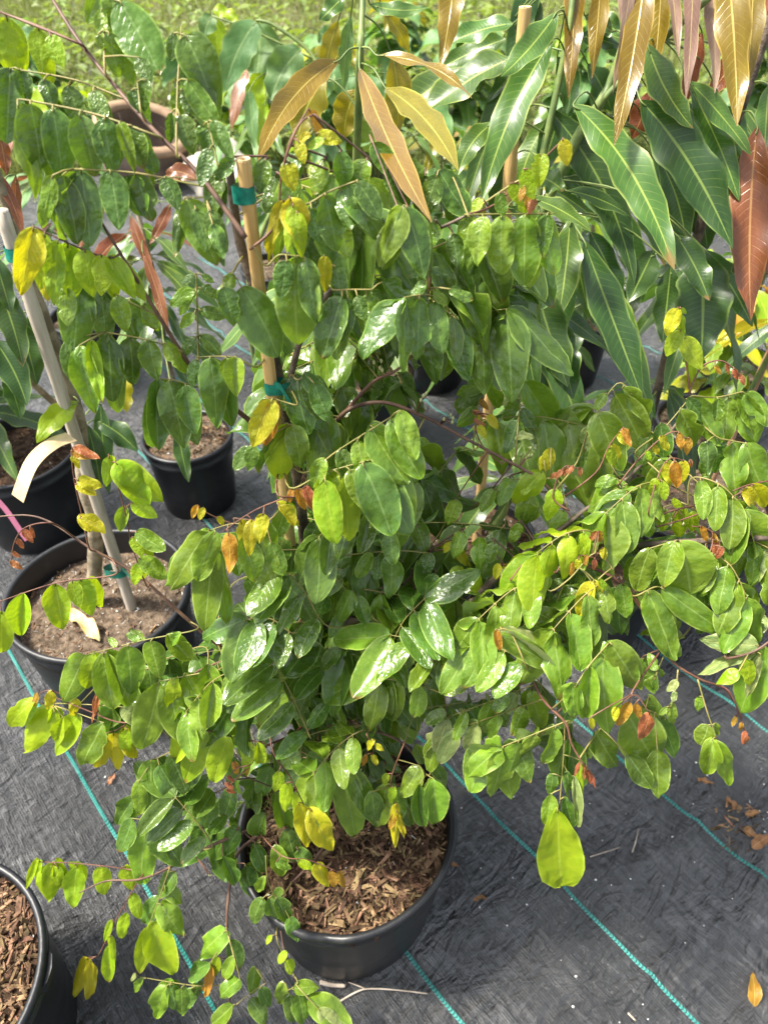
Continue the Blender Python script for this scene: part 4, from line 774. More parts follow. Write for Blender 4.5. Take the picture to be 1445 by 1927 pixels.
for (bx, by, tx, ty, w_, c) in [(1000,930,980,1000,40,'g'),(960,900,940,950,44,'g'),(930,920,905,960,40,'g'),(980,985,960,1020,40,'g'),(1060,960,1040,1010,44,'g'),(1090,990,1080,1030,36,'g'),(870,1000,850,1050,40,'g'),(900,1010,905,1070,44,'g'),(850,1020,835,1040,28,'y'),(860,1035,880,1065,26,'y'),(930,1020,920,1060,36,'m'),(1010,1020,1000,1060,40,'g'),(1150,960,1130,1000,40,'m'),(1200,1050,1190,1100,44,'g'),(1320,1100,1330,1150,44,'m'),(1090,1060,1080,1110,40,'m'),(1020,1080,1000,1130,44,'m'),(960,1130,950,1180,40,'m'),(900,1190,890,1250,44,'m'),(930,1210,960,1290,54,'g'),(870,1210,880,1260,40,'g'),(1030,1180,1010,1240,40,'m'),(1080,1200,1060,1250,40,'m'),(1100,1180,1120,1240,44,'g'),(1210,1240,1230,1300,40,'g'),(1000,1300,1020,1370,60,'g'),(960,1300,930,1340,40,'m'),(1080,1310,1050,1370,56,'m'),(1280,1060,1260,1100,40,'m'),(1340,1160,1310,1190,40,'m'),(1390,1200,1360,1230,40,'m'),(860,940,840,990,40,'g'),(880,1160,860,1190,34,'m'),(1250,1140,1290,1170,40,'m'),(820,1080,800,1130,40,'m')]:
    G_([(bx, by-5), (bx, by)], [(bx, by, tx, ty, w_, c)], 'm', dd=.025, twin=.7, stalk=M_twig)
for b_, t_ in (((1480,1010,.78),(1600,1060,.79)), ((1480,1010,.78),(1560,940,.80)), ((1470,1012,.78),(1540,1110,.78)), ((1480,1180,.76),(1570,1230,.77)), ((1400,1012,.785),(1500,1090,.80))):
    A_(at(*b_), at(*t_), 4, .075, 'g', .7, arc=.01)
for b_, t_, n_, L_, c_, dr_ in (((585,1390),(515,1245),4,.078,'m',.25), ((620,1180),(520,1060),4,.072,'m',.35), ((720,1235),(800,1125),4,.070,'m',.35), ((830,1245),(735,1195),3,.074,'g',.3), ((560,1190),(465,1165),4,.070,'m',.35),
        ((1150,1085),(1040,1185),4,.068,'g',.5), ((1245,900),(1140,965),4,.066,'g',.55), ((1020,1085),(900,1165),4,.068,'g',.5), ((1330,1035),(1405,1125),4,.068,'g',.6), ((1000,1255),(885,1215),4,.066,'g',.5), ((1110,1000),(1010,1040),4,.060,'b',.5),
        ((680,1375),(590,1455),4,.066,'g',.3), ((700,950),(600,1010),4,.064,'m',.6), ((860,600),(760,560),4,.060,'m',.7), ((1300,900),(1400,960),4,.062,'g',.6), ((450,1250),(350,1340),4,.068,'g',.5), ((400,1590),(330,1500),4,.066,'m',.4)):
    A_(b_, t_, n_, L_, c_, dr_, -.02, -.03, .012, wr=.46, kind='ell', hero=1.)
# --- rule-grown leaves that fill the depth of the bush, on twigs leaving the branches
POLY = [(480,290),(700,270),(860,340),(1030,430),(1000,640),(1100,740),(1200,760),(1440,770),(1440,1180),(1300,1200),(1180,1420),(900,1460),(850,1360),(820,1500),(620,1540),(520,1640),(430,1700),(330,1560),(250,1460),(140,1400),(160,1260),(340,1220),(360,1080),(500,990),(580,900),(500,760),(460,560)]
def inpoly(x, y):
    c = False; n = len(POLY)
    for i in range(n):
        x1, y1 = POLY[i]; x2, y2 = POLY[(i+1) % n]
        if (y1 > y) != (y2 > y) and x < (x2-x1)*(y-y1)/(y2-y1)+x1: c = not c
    return c
cnt = 0; tries = 0
while cnt < 100 and tries < 6000:
    tries += 1
    p = random.choice(ALLB)
    q = p+Vector((rnd(-.06, .06), rnd(-.03, .13), rnd(-.05, .06)))
    dv = Vector((rnd(-1, 1), rnd(-.7, .8), rnd(-.35, .35))).normalized()
    tt = q+dv*rnd(.09, .17)
    a = proj(q); b = proj(tt)
    if not (inpoly(a[0], a[1]) and inpoly(b[0], b[1])): continue
    if a[2] < dfun(a[0], a[1])+.025 or b[2] < dfun(b[0], b[1])+.02: continue
    if tt.z < .34 and (Vector((tt.x-POT[0], tt.y-POT[1], 0)).length < .2): continue
    A_(q, tt, random.choice([3, 4, 4, 5]), rnd(.075, .105), random.choice(['m', 'm', 'm', 'g']), rnd(.45, .9), arc=rnd(0, .015), hero=-.5, kind='ovate')
    cnt += 1

def emit_plant(parent, limit, stuffname='inner_foliage'):
    idx = sorted(range(len(LEAVES)), key=lambda i: -LEAVES[i]['a'])
    big = set(i for i in idx[:limit] if LEAVES[i]['on'])
    used = set(LEAVES[i]['g'] for i in big)
    objs = {}
    stuff = MB(); mats = []; mi_of = {}
    def mi(m):
        if m.name not in mi_of: mi_of[m.name] = len(mats); mats.append(m)
        return mi_of[m.name]
    for g, st in enumerate(STALKS):
        if g in used:
            mb = MB()
            for pts, r0, r1 in st['lines']: tube(mb, pts, r0, r1, 5)
            objs[g] = link('leaf_stalk', mb.mesh('leaf_stalk'), parent, st['mat'])
        else:
            for pts, r0, r1 in st['lines']: tube(stuff, pts, r0, r1, 4, mi(st['mat']))
    for i, lf in enumerate(LEAVES):
        me, mb = LIB[lf['k']]
        if i in big:
            o = bpy.data.objects.new('leaflet', me); COL.objects.link(o); o.parent = objs[lf['g']]; o.matrix_basis = lf['M']
        else:
            stuff.add([lf['M'] @ Vector(v) for v in mb.v], mb.f, mb.uv, mi(me.materials[0]))
    if stuff.v:
        me = stuff.mesh(stuffname)
        for m in mats: me.materials.append(m)
        o = link(stuffname, me, parent); o['kind'] = 'stuff'
emit_plant(sap, 300)

# flower buds
def buds(px, py, n, spread, d):
    mb = MB(); c = at(px, py, d); nb = nearest_branch(c)
    for i in range(n):
        p = c+Vector((rnd(-1, 1), rnd(-1, 1), rnd(-1, 1)))*spread
        tube(mb, [nb, (nb+p)*.5+Vector((0, 0, .004)), p], .0006, .0005, 4, 1)
        pts = [p, p+Vector((0, 0, .0012)), p+Vector((0, 0, .003)), p+Vector((0, 0, .0045))]
        tube(mb, pts, .0011, .0008, 6, 0, rf=lambda t: .5+math.sin(math.pi*t))
    me = mb.mesh('flower_buds'); me.materials.append(M_flower); me.materials.append(M_red)
    link('flower_buds', me, sap)
for px, py, n, sp in ((712,692,4,.006),(768,668,3,.003),(800,742,3,.006),(845,794,4,.006),(990,856,4,.006),(1275,985,4,.008),(395,1650,3,.006)):
    buds(px, py, n, sp, dfun(px, py)-.01)

# bamboo stake of the sapling and its ties
def stake(name, base, top, r, mat, label, nodes=4, cat='stake', end=True, sides=14):
    e = empty(name, base, label, cat)
    mb = MB(); n = 34
    pts = [base.lerp(top, i/n) for i in range(n+1)]
    nz = [rnd(.1, .9) for _ in range(nodes)]
    tube(mb, pts, r*1.06, r*.94, sides, rf=lambda t: 1+.22*max([math.exp(-((t-z)/.012)**2) for z in nz] or [0]), cap=not end)
    link('culm', mb.mesh('culm'), e, mat)
    if end:
        mb = MB(); ax = (top-base).normalized(); a = ax.cross(Vector((1, 0, 0))).normalized(); b = ax.cross(a)
        vs = []; k = sides
        for rr, dz in ((r*.945, -.0008), (r*.90, .0012), (r*.42, .0006), (r*.38, -.012)):
            vs += [top+ax*dz+(a*math.cos(2*math.pi*i/k)+b*math.sin(2*math.pi*i/k))*rr for i in range(k)]
        fs = [(j*k+i, j*k+(i+1) % k, (j+1)*k+(i+1) % k, (j+1)*k+i) for j in range(3) for i in range(k)]+[tuple(3*k+i for i in range(k))]
        mb.add(vs, fs); link('cut_end', mb.mesh('cut_end', False), e, M_pith)
    return e, base, top
def tie(p, ax, r, h, label, tail=True, extra=None):
    e = empty('tie_tape', p, label, 'plant tie', 'green tie tapes round the stakes')
    mb = MB(); a = ax.cross(Vector((1, 0, 0))).normalized(); b = ax.cross(a); k = 20; vs = []
    ex = extra or Vector((0, 0, 0))
    for j in range(5):
        for i in range(k):
            an = 2*math.pi*i/k; q = a*math.cos(an)+b*math.sin(an)
            rr = r*(1.10+.10*noise.noise((an*1.3, j*.9, r*900)))
            st = ex*max(0, q.dot(ex.normalized()))*1.0 if ex.length > 0 else Vector((0, 0, 0))
            vs.append(p+q*rr+st+ax*((j/4-.5)*h+.002*noise.noise((an, 3, j))))
    fs = [(j*k+i, j*k+(i+1) % k, (j+1)*k+(i+1) % k, (j+1)*k+i) for j in range(4) for i in range(k)]
    mb.add(vs, fs)
    link('tape_loop', mb.mesh('tape_loop'), e, M_tie)
    if tail:
        mb = MB(); s = (CAM-p).normalized(); t0 = p+s*r*1.1+Vector((r*.4, 0, 0)); vs = []
        for i in range(6):
            t = i/5; q = t0+Vector((.016*t, -.006*t, -.012*t*t+.004*math.sin(5*t)))
            vs += [q+ax*h*.32, q-ax*h*.32]
        mb.add(vs, [(2*i, 2*i+1, 2*i+3, 2*i+2) for i in range(5)]); link('tape_tail', mb.mesh('tape_tail'), e, M_tie)
SB = Vector((at(604, 1480, dY(1480, .62)).x, .62, .24)); ST = at(458, 301, dY(301, .62)); ST = Vector((ST.x, .62, ST.z))
stake('bamboo_stake', SB, ST, .0063, M_bamboo, 'tan bamboo stake with hollow cut top supporting the pinnate-leaved sapling', 3)
AX = (ST-SB).normalized()
def on_stake(py):
    lo, hi = 0., 1.
    for _ in range(40):
        m = (lo+hi)/2
        if proj(SB.lerp(ST, m))[1] > py: lo = m
        else: hi = m
    return SB.lerp(ST, lo)
tie(on_stake(365), AX, .0058, .014, 'green tie tape just below the cut top of the tan bamboo stake', False, Vector((-.006, 0, 0)))
tie(on_stake(728), AX, .0060, .013, 'green tie tape halfway up the tan bamboo stake below the big oval leaves', True, Vector((.012, 0, 0)))
tie(on_stake(1155), AX, .0062, .013, 'green tie tape low on the tan bamboo stake inside the bush', False, Vector((-.008, 0, 0)))

# ================================================================== long-leaved (mango) plants
def long_leaf(p0, p1, W, bow, nref, roll=0., seed=0, nl=26, nw=6, wave=1., kind='lance', fold=.18):
    r = random.Random(seed); mid = (p0+p1)*.5+bow
    L = (p1-p0).length; ph = r.uniform(0, 6); wv = r.uniform(.35, 1.)*wave*W*.17; fr = r.uniform(9, 15)
    vs = []; uv = []; fold *= r.uniform(.4, 1.4); tw = r.uniform(-.5, .5); dent = r.uniform(.25, .8)
    for i in range(nl+1):
        t = i/nl; t = .5*t+.5*(.5-.5*math.cos(math.pi*t))
        c = p0*(1-t)**2+mid*2*t*(1-t)+p1*t*t
        # quadratic through the middle
        tg = (mid-p0)*2*(1-t)+(p1-mid)*2*t
        x, y, z = frame(c, c+tg, nref, roll+tw*(t-.4))
        hw = profile(kind, min(max(t, .001), .999))*.5*W*(1+.05*noise.noise((t*6, seed, 1)))
        for k in range(nw+1):
            s = -1+2*k/nw
            hs = hw*(1+.07*math.sin(fr*1.9*t+ph*(1 if s > 0 else 2.3))+.05*noise.noise((t*9, seed+(3 if s > 0 else 7), 2)))
            h = fold*abs(s)*hw+wv*abs(s)**1.5*math.sin(fr*t+ph+(1.7 if s > 0 else 0))*min(1, hw/(W*.3))
            vs.append(c+x*s*hs+z*h); uv.append(((s+1)/2, t))
    fs = [(i*(nw+1)+k, i*(nw+1)+k+1, (i+1)*(nw+1)+k+1, (i+1)*(nw+1)+k) for i in range(nl) for k in range(nw)]
    mb = MB(); mb.add(vs, fs, uv); return mb
SEED = [100]
class Plant:
    def __init__(s, name, loc, label, cat, group=None):
        s.e = empty(name, loc, label, cat, group); s.stems = []
    def stem(s, pts, r0, r1, mat, name='stem'):
        c = catmull(pts, 6); mb = MB(); tube(mb, c, r0, r1, 9, rough=.12)
        s.stems += c; link(name, mb.mesh(name), s.e, mat)
    def leaf(s, p0, p1, W, cls, bow=Vector((0, 0, 0)), nref=None, roll=0., wave=1., pet=True, kind='lance', fold=.18, pmat=None):
        SEED[0] += 1
        nref = nref or ((CAM-p0).normalized()*.8+Vector((rnd(-.3, .3), 0, .5)))
        mb = long_leaf(p0, p1, W, bow, nref, roll, SEED[0], wave=wave, kind=kind, fold=fold)
        o = link('leaf', mb.mesh('leaf'), s.e, G[cls])
        if pet and s.stems:
            nb = min(s.stems, key=lambda q: (q-p0).length_squared)
            dist = (nb-p0).length
            mb = MB(); tg = ((p0+p1)*.5+bow-p0).normalized()
            c = catmull([nb, nb.lerp(p0, .55)+Vector((0, 0, dist*.12)), p0, p0+tg*.012], 4)
            tube(mb, c, .0014, .0010, 5); q = link('petiole', mb.mesh('petiole'), None, pmat or M_mstem); q.parent = o
        return o
    def px(s, bx, by, tx, ty, w_, cls, d, dt=0., bow=(0, 0), roll=0., up=.5, **kw):
        p0 = at(bx, by, d); p1 = at(tx, ty, d+dt)
        bw = at(bx+bow[0], by+bow[1], d)-p0
        nref = (CAM-p0).normalized()*.9+Vector((0, 0, up))
        return s.leaf(p0, p1, w_*d/FPX*.88, cls, bw, nref, roll, **kw)
    def whorl(s, p, n, L, cls, droop=.6, W=.22, spread=1., seed=0):
        for i in range(n):
            a = 2*math.pi*(i+rnd(-.3, .3))/n
            out = Vector((math.cos(a), math.sin(a), 0))*spread
            ll = L*rnd(.8, 1.15); pet = .02*rnd(.6, 1.5)
            p0 = p+out*pet+Vector((0, 0, pet*.5-.015*random.random()))
            dv = (out*(1-droop*.55)+Vector((0, 0, -droop+rnd(-.2, .25)))).normalized()
            p1 = p0+dv*ll
            c = cls if isinstance(cls, str) else random.choice(cls)
            s.leaf(p0, p1, ll*W*rnd(.85, 1.15), c, Vector((0, 0, ll*.16)), out*.6+Vector((0, 0, 1)), rnd(-.4, .4))

# bronze mango behind the sapling's top
MPC = 'row of potted mangoes behind the sapling'
b0 = Vector((-.115, 1.22, .235)); wh = at(677, 118, .93)
p = Plant('mango_plant', b0, 'young mango with a drooping bronze and olive leaf flush behind the stake top', 'mango plant')
p.stem([b0, Vector((b0.x+.01, b0.y-.02, .6)), Vector((wh.x-.02, 1.18, 1.0)), wh, at(680, 60, .935), at(684, -40, .94)], .008, .0032, M_mstem)
for q in [(640,112,484,306,54,'mb',.90,-.10,(-28,-38),.2),(614,146,560,268,74,'my',.985,.02,(-20,-10),.1),(676,126,812,418,50,'mb',.87,-.26,(-4,26),0.),(708,104,888,186,36,'mb',.90,-.06,(30,-34),.5),
          (724,164,862,322,54,'my',.90,-.18,(26,-16),-.1),(738,104,746,252,58,'my',1.02,.05,(14,0),.2),(672,168,648,262,64,'my',1.02,.04,(-14,-4),0.),(858,-110,828,130,52,'mb',1.0,.0,(10,0),.2),
          (696,8,806,14,34,'mg',.98,0,(0,16),.1),(636,40,612,150,40,'my',1.08,.03,(-10,0),.3),(720,20,770,100,36,'my',1.08,.05,(10,-4),.2),(660,30,648,170,30,'w',1.08,.05,(-8,0),.2),(650,-10,600,40,36,'mg',1.02,.0,(0,0),0.)]:
    p.px(*q[:6], q[6], q[7], q[8], q[9])
p.whorl(Vector((b0.x+.01, b0.y-.02, .62)), 7, .20, ['md', 'mg'], .5)
p.whorl(Vector((b0.x, b0.y-.03, .90)), 8, .19, ['md', 'mg'], .55)

# large green mango on the thick bamboo stake
b0 = Vector((.25, 1.25, .235)); 
p = Plant('mango_plant', b0, 'mango with long glossy green leaves and hanging bronze flush beside the thick bamboo stake', 'mango plant')
nd = at(1128, 194, 1.05)
p.stem([b0, Vector((.30, 1.24, .55)), at(960, 560, 1.20), at(1010, 420, 1.14), at(1085, 262, 1.08), nd, at(1150, 150, 1.04), at(1190, 30, 1.0), at(1215, -60, .98)], .011, .0045, M_mstem)
p.stem([at(1010, 420, 1.14), at(1020, 300, 1.10), at(1050, 160, 1.06), at(1072, 40, 1.03), at(1080, -40, 1.02)], .006, .004, M_mstem, 'branch')
p.stem([nd, at(1230, 90, 1.0), at(1330, 0, .95), at(1400, -60, .93)], .005, .0035, M_mstem, 'branch')
for q in [(1040,74,905,384,76,'mg',1.0,.02,(-20,-34),-.1),(1048,22,942,144,58,'mg',.96,-.02,(6,10),.25,.9),(966,108,776,232,86,'mg',1.10,.03,(10,-30),-.1,1.3),(966,44,838,86,56,'mg',1.12,.02,(-4,-14),0,1.2),
          (1078,196,1268,508,86,'mg',.94,-.02,(34,-44),.0,.8),(1204,188,1378,468,98,'md',.98,.02,(16,-34),-.15),(1218,82,1304,242,66,'mg',.95,.02,(-18,14),.1),(1292,150,1412,292,48,'mg',.97,.02,(6,-10),.3),
          (1296,160,1390,378,56,'mg',1.0,.02,(14,0),.1),(1222,-130,1155,274,58,'mb',.90,.0,(12,10),.1),(1200,-120,1152,178,26,'mp',.89,.02,(4,0),.6),(1304,-130,1290,188,36,'mp',.92,.02,(8,0),.2),
          (1362,-120,1386,238,70,'mb',.88,.0,(10,0),.1),(1082,-120,1068,188,42,'mb',1.02,.02,(8,0),.15),(1256,-120,1276,108,32,'mp',.94,.0,(0,0),.3),(1320,60,1290,196,40,'mr',1.02,.04,(-10,0),.2),
          (942,508,980,704,90,'mg',.93,-.05,(-4,10),.0,1.1),(1072,410,1050,600,62,'mg',1.04,.02,(6,0),.05),(1012,588,1078,752,82,'md',1.08,.02,(14,-14),-.1),(1098,452,1208,748,76,'md',1.05,.02,(4,16),0.),
          (1108,436,1168,574,52,'md',1.12,.03,(10,-10),.1),(1320,470,1318,678,112,'md',1.08,.02,(6,0),0.),(1262,500,1246,646,58,'md',1.12,.02,(0,0),.2),(1230,470,1182,570,62,'md',1.12,.0,(0,0),.3),
          (1270,440,1334,566,58,'md',1.04,.0,(8,-6),0.),(1000,372,1112,436,44,'mg',.98,.0,(10,-10),0,1.2),(1064,358,1186,408,36,'md',1.06,.02,(10,-14),.2),(1150,60,1100,30,40,'mg',1.04,.0,(0,-8),.2),
          (1100,30,1172,70,50,'mg',1.08,.0,(6,-10),.1),(1090,70,1170,90,40,'md',1.08,.02,(0,-10),.1),(1105,120,1150,210,56,'md',1.12,.04,(10,0),.2),(1060,200,1020,330,60,'md',1.14,.04,(-6,0),.2),
          (930,230,862,330,46,'mg',1.05,.0,(-20,-16),.2,1.0),(1100,230,1060,270,60,'md',1.1,.02,(0,-10),.1),(1010,330,1060,360,56,'mg',1.06,.0,(4,-6),.2),(1240,300,1290,470,60,'md',1.12,.05,(20,-10),.1),
          (1180,330,1250,500,58,'md',1.14,.04,(20,-6),.2),(1290,340,1330,470,66,'md',1.16,.03,(16,0),.1),(1360,200,1400,300,56,'md',1.1,.03,(10,0),.2),(1230,170,1188,262,56,'mr',1.12,.03,(0,0),.1),(960,300,930,420,60,'md',1.2,.05,(-6,0),.2)]:
    p.px(*q[:6], q[6], q[7], q[8], q[9], *( [q[10]] if len(q) > 10 else []))
    if q[1] > -20 and q[5] in ('mg', 'md'):
        ox, oy = rnd(-60, 60), rnd(-30, 50); p.px(q[0]+ox, q[1]+oy, q[2]+ox*1.5, q[3]+oy+20, q[4]*.9, random.choice(['md', 'md', 'mg']), q[6]+rnd(.08, .16), .04, (q[8][0]+rnd(-20, 20), q[8][1]), rnd(-.3, .3))
for q in [(1134,-120,1112,150,42,'mb',1.0,.02,(6,0),.2),(1246,-120,1228,150,46,'mb',.96,.02,(8,0),.1),(1334,-120,1344,176,40,'mp',.95,.02,(8,0),.2),(1418,-120,1404,170,52,'mb',.93,.02,(6,0),.1),(1170,-120,1182,110,40,'mp',.98,.02,(4,0),.2),(1010,-60,960,150,56,'md',1.16,.03,(-10,0),.1),(990,-40,1000,190,60,'md',1.18,.03,(6,0),.1)]:
    p.px(*q[:6], q[6], q[7], q[8], q[9])
p.whorl(at(960, 560, 1.20), 8, .22, ['md', 'md', 'mg'], .6)
p.whorl(Vector((.30, 1.24, .62)), 7, .22, ['md', 'mg'], .6)
p.whorl(Vector((.27, 1.25, .42)), 6, .20, ['mg', 'mg'], .35)
sb = Vector((.215, 1.235, .22)); stp = at(988, 14, 1.03)
stake('bamboo_stake', sb, Vector((stp.x, stp.y, stp.z)), .0095, M_bamboo, 'thick bamboo stake with hollow cut top among the long mango leaves', 3)

# copper-leaved mango at the right edge
b0 = Vector((.50, 1.17, .235))
p = Plant('mango_plant', b0, 'mango with large copper red leaves and a dark stem at the right', 'mango plant')
p.stem([b0, Vector((.525, 1.21, .6)), at(1330, 380, 1.14), at(1391, 211, 1.06), at(1443, 52, 1.0), at(1475, -60, .97)], .010, .0055, M_bark)
for q in [(1424,236,1412,604,84,'mr',1.0,.05,(-16,0),0.),(1455,-90,1400,150,70,'mr',1.05,.0,(0,0),.2),(1445,160,1436,300,46,'mg',1.02,.0,(0,0),.2),(1420,80,1330,190,50,'mr',1.1,.02,(-10,-10),.1),(1400,100,1352,170,46,'mr',1.12,.04,(0,-6),.3),
          (1455,300,1446,520,60,'mr',1.08,.02,(0,0),.1),(1380,470,1404,560,40,'md',1.08,.0,(10,0),.2),(1440,-80,1380,60,40,'mp',1.0,.0,(0,0),.2)]:
    p.px(*q[:6], q[6], q[7], q[8], q[9])
p.whorl(Vector((.53, 1.21, .68)), 8, .22, ['md', 'md', 'mg'], .7)
p.whorl(Vector((.56, 1.25, .90)), 7, .22, ['md', 'mg'], .7)
# stake and young plant in the right-hand pot
b0 = Vector((.765, 1.36, .235))
p = Plant('mango_plant', b0, 'small mango with thin green stem in the pot behind the right-hand foliage', 'mango plant')
p.stem([b0, Vector((.79, 1.38, .45)), Vector((.84, 1.40, .75)), Vector((.92, 1.40, 1.0))], .007, .004, M_mstem)
p.whorl(Vector((.84, 1.40, .72)), 7, .20, ['mg', 'md', 'my'], .6); p.whorl(Vector((.90, 1.40, .95)), 7, .20, ['mr', 'mg', 'mb'], .6)
stake('wooden_stake', Vector((.80, 1.40, .22)), Vector((.855, 1.42, 1.05)), .008, simple_mat('brown_stake', srgb(142,104,80), srgb(176,138,108), 10, .7, .4, .001, stretch=(14, 14, 1)), 'brown wooden stake in the pot behind the right-hand foliage', 1, end=False)

# pale stake and trunk in the left pot
b0 = Vector((-.632, 1.055, .225))
p = Plant('mango_plant', b0, 'mango with pale knobbly trunk, dark drooping leaves and copper flush in the wide left pot', 'mango plant')
tr = [b0, at(180, 1000, dY(1000, 1.055)), at(158, 905, dY(905, 1.06)), at(150, 800, dY(800, 1.07)), at(118, 690, dY(690, 1.08)), at(70, 560, dY(560, 1.09)), at(28, 430, dY(430, 1.1)), at(-20, 290, dY(290, 1.1))]
p.stem(tr, .016, .007, M_mtrunk, 'trunk')
p.stem([at(150, 800, dY(800, 1.07)), at(60, 720, 1.22), at(-20, 640, 1.14)], .006, .004, M_mtrunk, 'branch')
dL = 1.15
for q in [(-6,530,44,690,58,'md',1.12,.02,(10,0),.1),(30,600,70,724,64,'md',1.16,.03,(8,0),.0),(-10,640,52,764,62,'md',1.14,.02,(10,-10),.0),(10,700,40,790,40,'md',1.16,.02,(6,0),.2),(60,590,84,660,56,'md',1.2,.02,(0,0),.2),
          (148,756,70,834,46,'b',1.24,-.03,(-14,-10),.1),(-8,320,46,446,26,'mr',1.06,.02,(8,-6),.3),(0,250,14,330,30,'mr',1.05,.02,(0,0),.2),(30,330,30,440,24,'mr',1.1,.03,(0,0),.2),(-10,480,22,590,44,'md',1.1,.02,(0,0),.2),
          (165,800,190,920,44,'md',1.33,.03,(6,0),.2),(180,790,260,850,50,'md',1.36,.02,(6,-10),.2),(170,820,180,900,36,'mg',1.36,.02,(0,0),.4),(-10,380,20,450,30,'mg',1.08,.0,(0,0),.2),(225,700,240,776,40,'y',1.3,.0,(0,0),.3),(190,760,206,930,40,'md',1.36,.02,(-6,0),.1)]:
    p.px(*q[:6], q[6], q[7], q[8], q[9])
sb = Vector((at(228, 1085, dY(1085, 1.04)).x, 1.04, .215)); stp = at(2, 395, dY(395, 1.04))
stake('pale_stake', sb, Vector((stp.x, stp.y, stp.z)), .0105, M_pale_stake, 'pale weathered stake standing in the wide left pot', 2, end=False)
ax = (stp-sb).normalized()
t1 = sb.lerp(stp, .16); tie(t1, ax, .012, .020, 'green tie tape low on the pale weathered stake above the soil', True, Vector((-.018, 0, 0)))
t1 = sb.lerp(stp, .93); tie(t1, ax, .012, .020, 'green tie tape high on the pale weathered stake by the copper leaves', True, Vector((.012, 0, 0)))
# cream tag strip
def ribbon(name, pts, wvec, th, mat, label, cat):
    c = catmull(pts, 6); mb = MB(); vs = []; n = len(c)
    for i, q in enumerate(c):
        tg = (c[min(i+1, n-1)]-c[max(i-1, 0)]).normalized(); nn = tg.cross(wvec).normalized()*th
        vs += [q+wvec-nn, q-wvec-nn, q-wvec+nn, q+wvec+nn]
    fs = [(4*i+k, 4*i+(k+1) % 4, 4*i+4+(k+1) % 4, 4*i+4+k) for i in range(n-1) for k in range(4)]+[(3, 2, 1, 0), tuple(4*(n-1)+k for k in range(4))]
    mb.add(vs, fs); o = link(name, mb.mesh(name, False), None, mat); tag(o, label, cat); return o
ribbon('plant_tag', [at(135, 822, 1.24), at(98, 836, 1.22), at(60, 872, 1.20), at(34, 938, 1.20)], (at(60, 872, 1.2)-at(49, 864, 1.2)), .0006, M_tag, 'curled cream plastic plant tag hanging from the pale trunk', 'plant tag')
ribbon('plant_tag', [at(-10, 935, 1.5), at(14, 962, 1.5), at(40, 1000, 1.5), at(52, 1016, 1.5)], (at(40, 1000, 1.5)-at(36, 1003, 1.5)), .0006, M_pinktag, 'pink plastic plant tag in front of the left pots', 'plant tag')

# copper flush mango in the small pot
b0 = Vector((-.545, 1.665, .215))
p = Plant('mango_plant', b0, 'mango with glossy copper new leaves rising from the small straight-sided pot', 'mango plant')
p.stem([b0, Vector((-.55, 1.66, .5)), at(300, 560, 1.72), at(262, 410, 1.64), at(250, 360, 1.62)], .008, .004, M_mtrunk)
for q in [(246,404,290,522,24,'mr',1.62,.0,(-4,0),.2),(322,382,282,460,22,'mr',1.62,.0,(4,0),.2),(268,470,318,628,24,'mr',1.58,.0,(6,0),.2),(330,350,312,330,34,'mr',1.65,.0,(0,-10),.2),(372,340,312,324,36,'mr',1.66,.0,(0,-16),.1),(200,380,150,470,30,'mr',1.62,.0,(-10,-10),.2),(240,440,170,520,36,'mr',1.66,.0,(-14,-14),.2),(280,540,300,640,40,'md',1.7,0,(6,0),.2),(334,800,356,908,34,'md',1.42,.0,(-4,0),.2)]:
    p.px(*q[:6], q[6], q[7], q[8], q[9])
p.whorl(at(270, 440, 1.66), 8, .15, ['mr', 'mg', 'mg'], .5); p.whorl(at(300, 560, 1.72), 8, .16, ['md', 'mg'], .5); p.whorl(Vector((-.55, 1.66, .55)), 6, .15, ['mg', 'md'], .5); p.whorl(at(280, 490, 1.68), 7, .16, ['mg', 'md', 'mg'], .4)

# second and third rows
def generic(loc, h, label, cols, n=4, L=.18, lean=(0, 0), cat='mango plant', W=.24, grp=MPC):
    p = Plant('mango_plant' if cat == 'mango plant' else 'leafy_shrub', Vector(loc), label, cat, grp); b = Vector(loc)
    t = b+Vector((lean[0], lean[1], h))
    p.stem([b, b.lerp(t, .5)+Vector((rnd(-.02, .02), rnd(-.02, .02), 0)), t], .007, .004, M_mtrunk)
    for i in range(n):
        f = .35+.65*i/max(n-1, 1); c = cols[1] if i == n-1 else cols[0]
        p.whorl(b.lerp(t, f), random.choice([6, 7, 8]), L*rnd(.85, 1.15), c, rnd(.35, .65), W)
        if i < n-1:
            a = rnd(0, 6.28); e_ = b.lerp(t, f)+Vector((.10*math.cos(a), .10*math.sin(a), .10))
            p.stem([b.lerp(t, f), b.lerp(t, f).lerp(e_, .5)+Vector((0, 0, -.01)), e_], .003, .002, M_mstem, 'branch'); p.whorl(e_, 6, L*.9, c, rnd(.3, .6), W)
generic((.46, 1.90, .22), .62, 'leafy green mango in the second-row pot with mulch', (['mg', 'md', 'mg'], ['mg', 'my']), 4)
generic((-.03, 1.98, .22), .55, 'dark green mango in the second-row pot beside the bamboo stake', (['mg', 'md'], ['mg', 'md']), 4)
generic((.66, 2.35, .22), .55, 'green and olive mango in the third-row pot', (['mg', 'b', 'mg'], ['my', 'mg']), 4)
generic((1.10, 2.05, .22), .60, 'bushy shrub with yellow and red tinted leaves at the far right', (['b', 'y', 'mg', 'g'], ['mr', 'y', 'o']), 5, .14, cat='shrub', W=.34, grp=None)
generic((.32, 2.75, .22), .50, 'pale green mango standing far back on the cloth', (['mg', 'my', 'b'], ['my', 'mb']), 4)
generic((-.975, 1.56, .22), .50, 'dark mango in the pot behind the wide left pot', (['md', 'mg'], ['md', 'mr']), 3, .2, (-.12, 0))

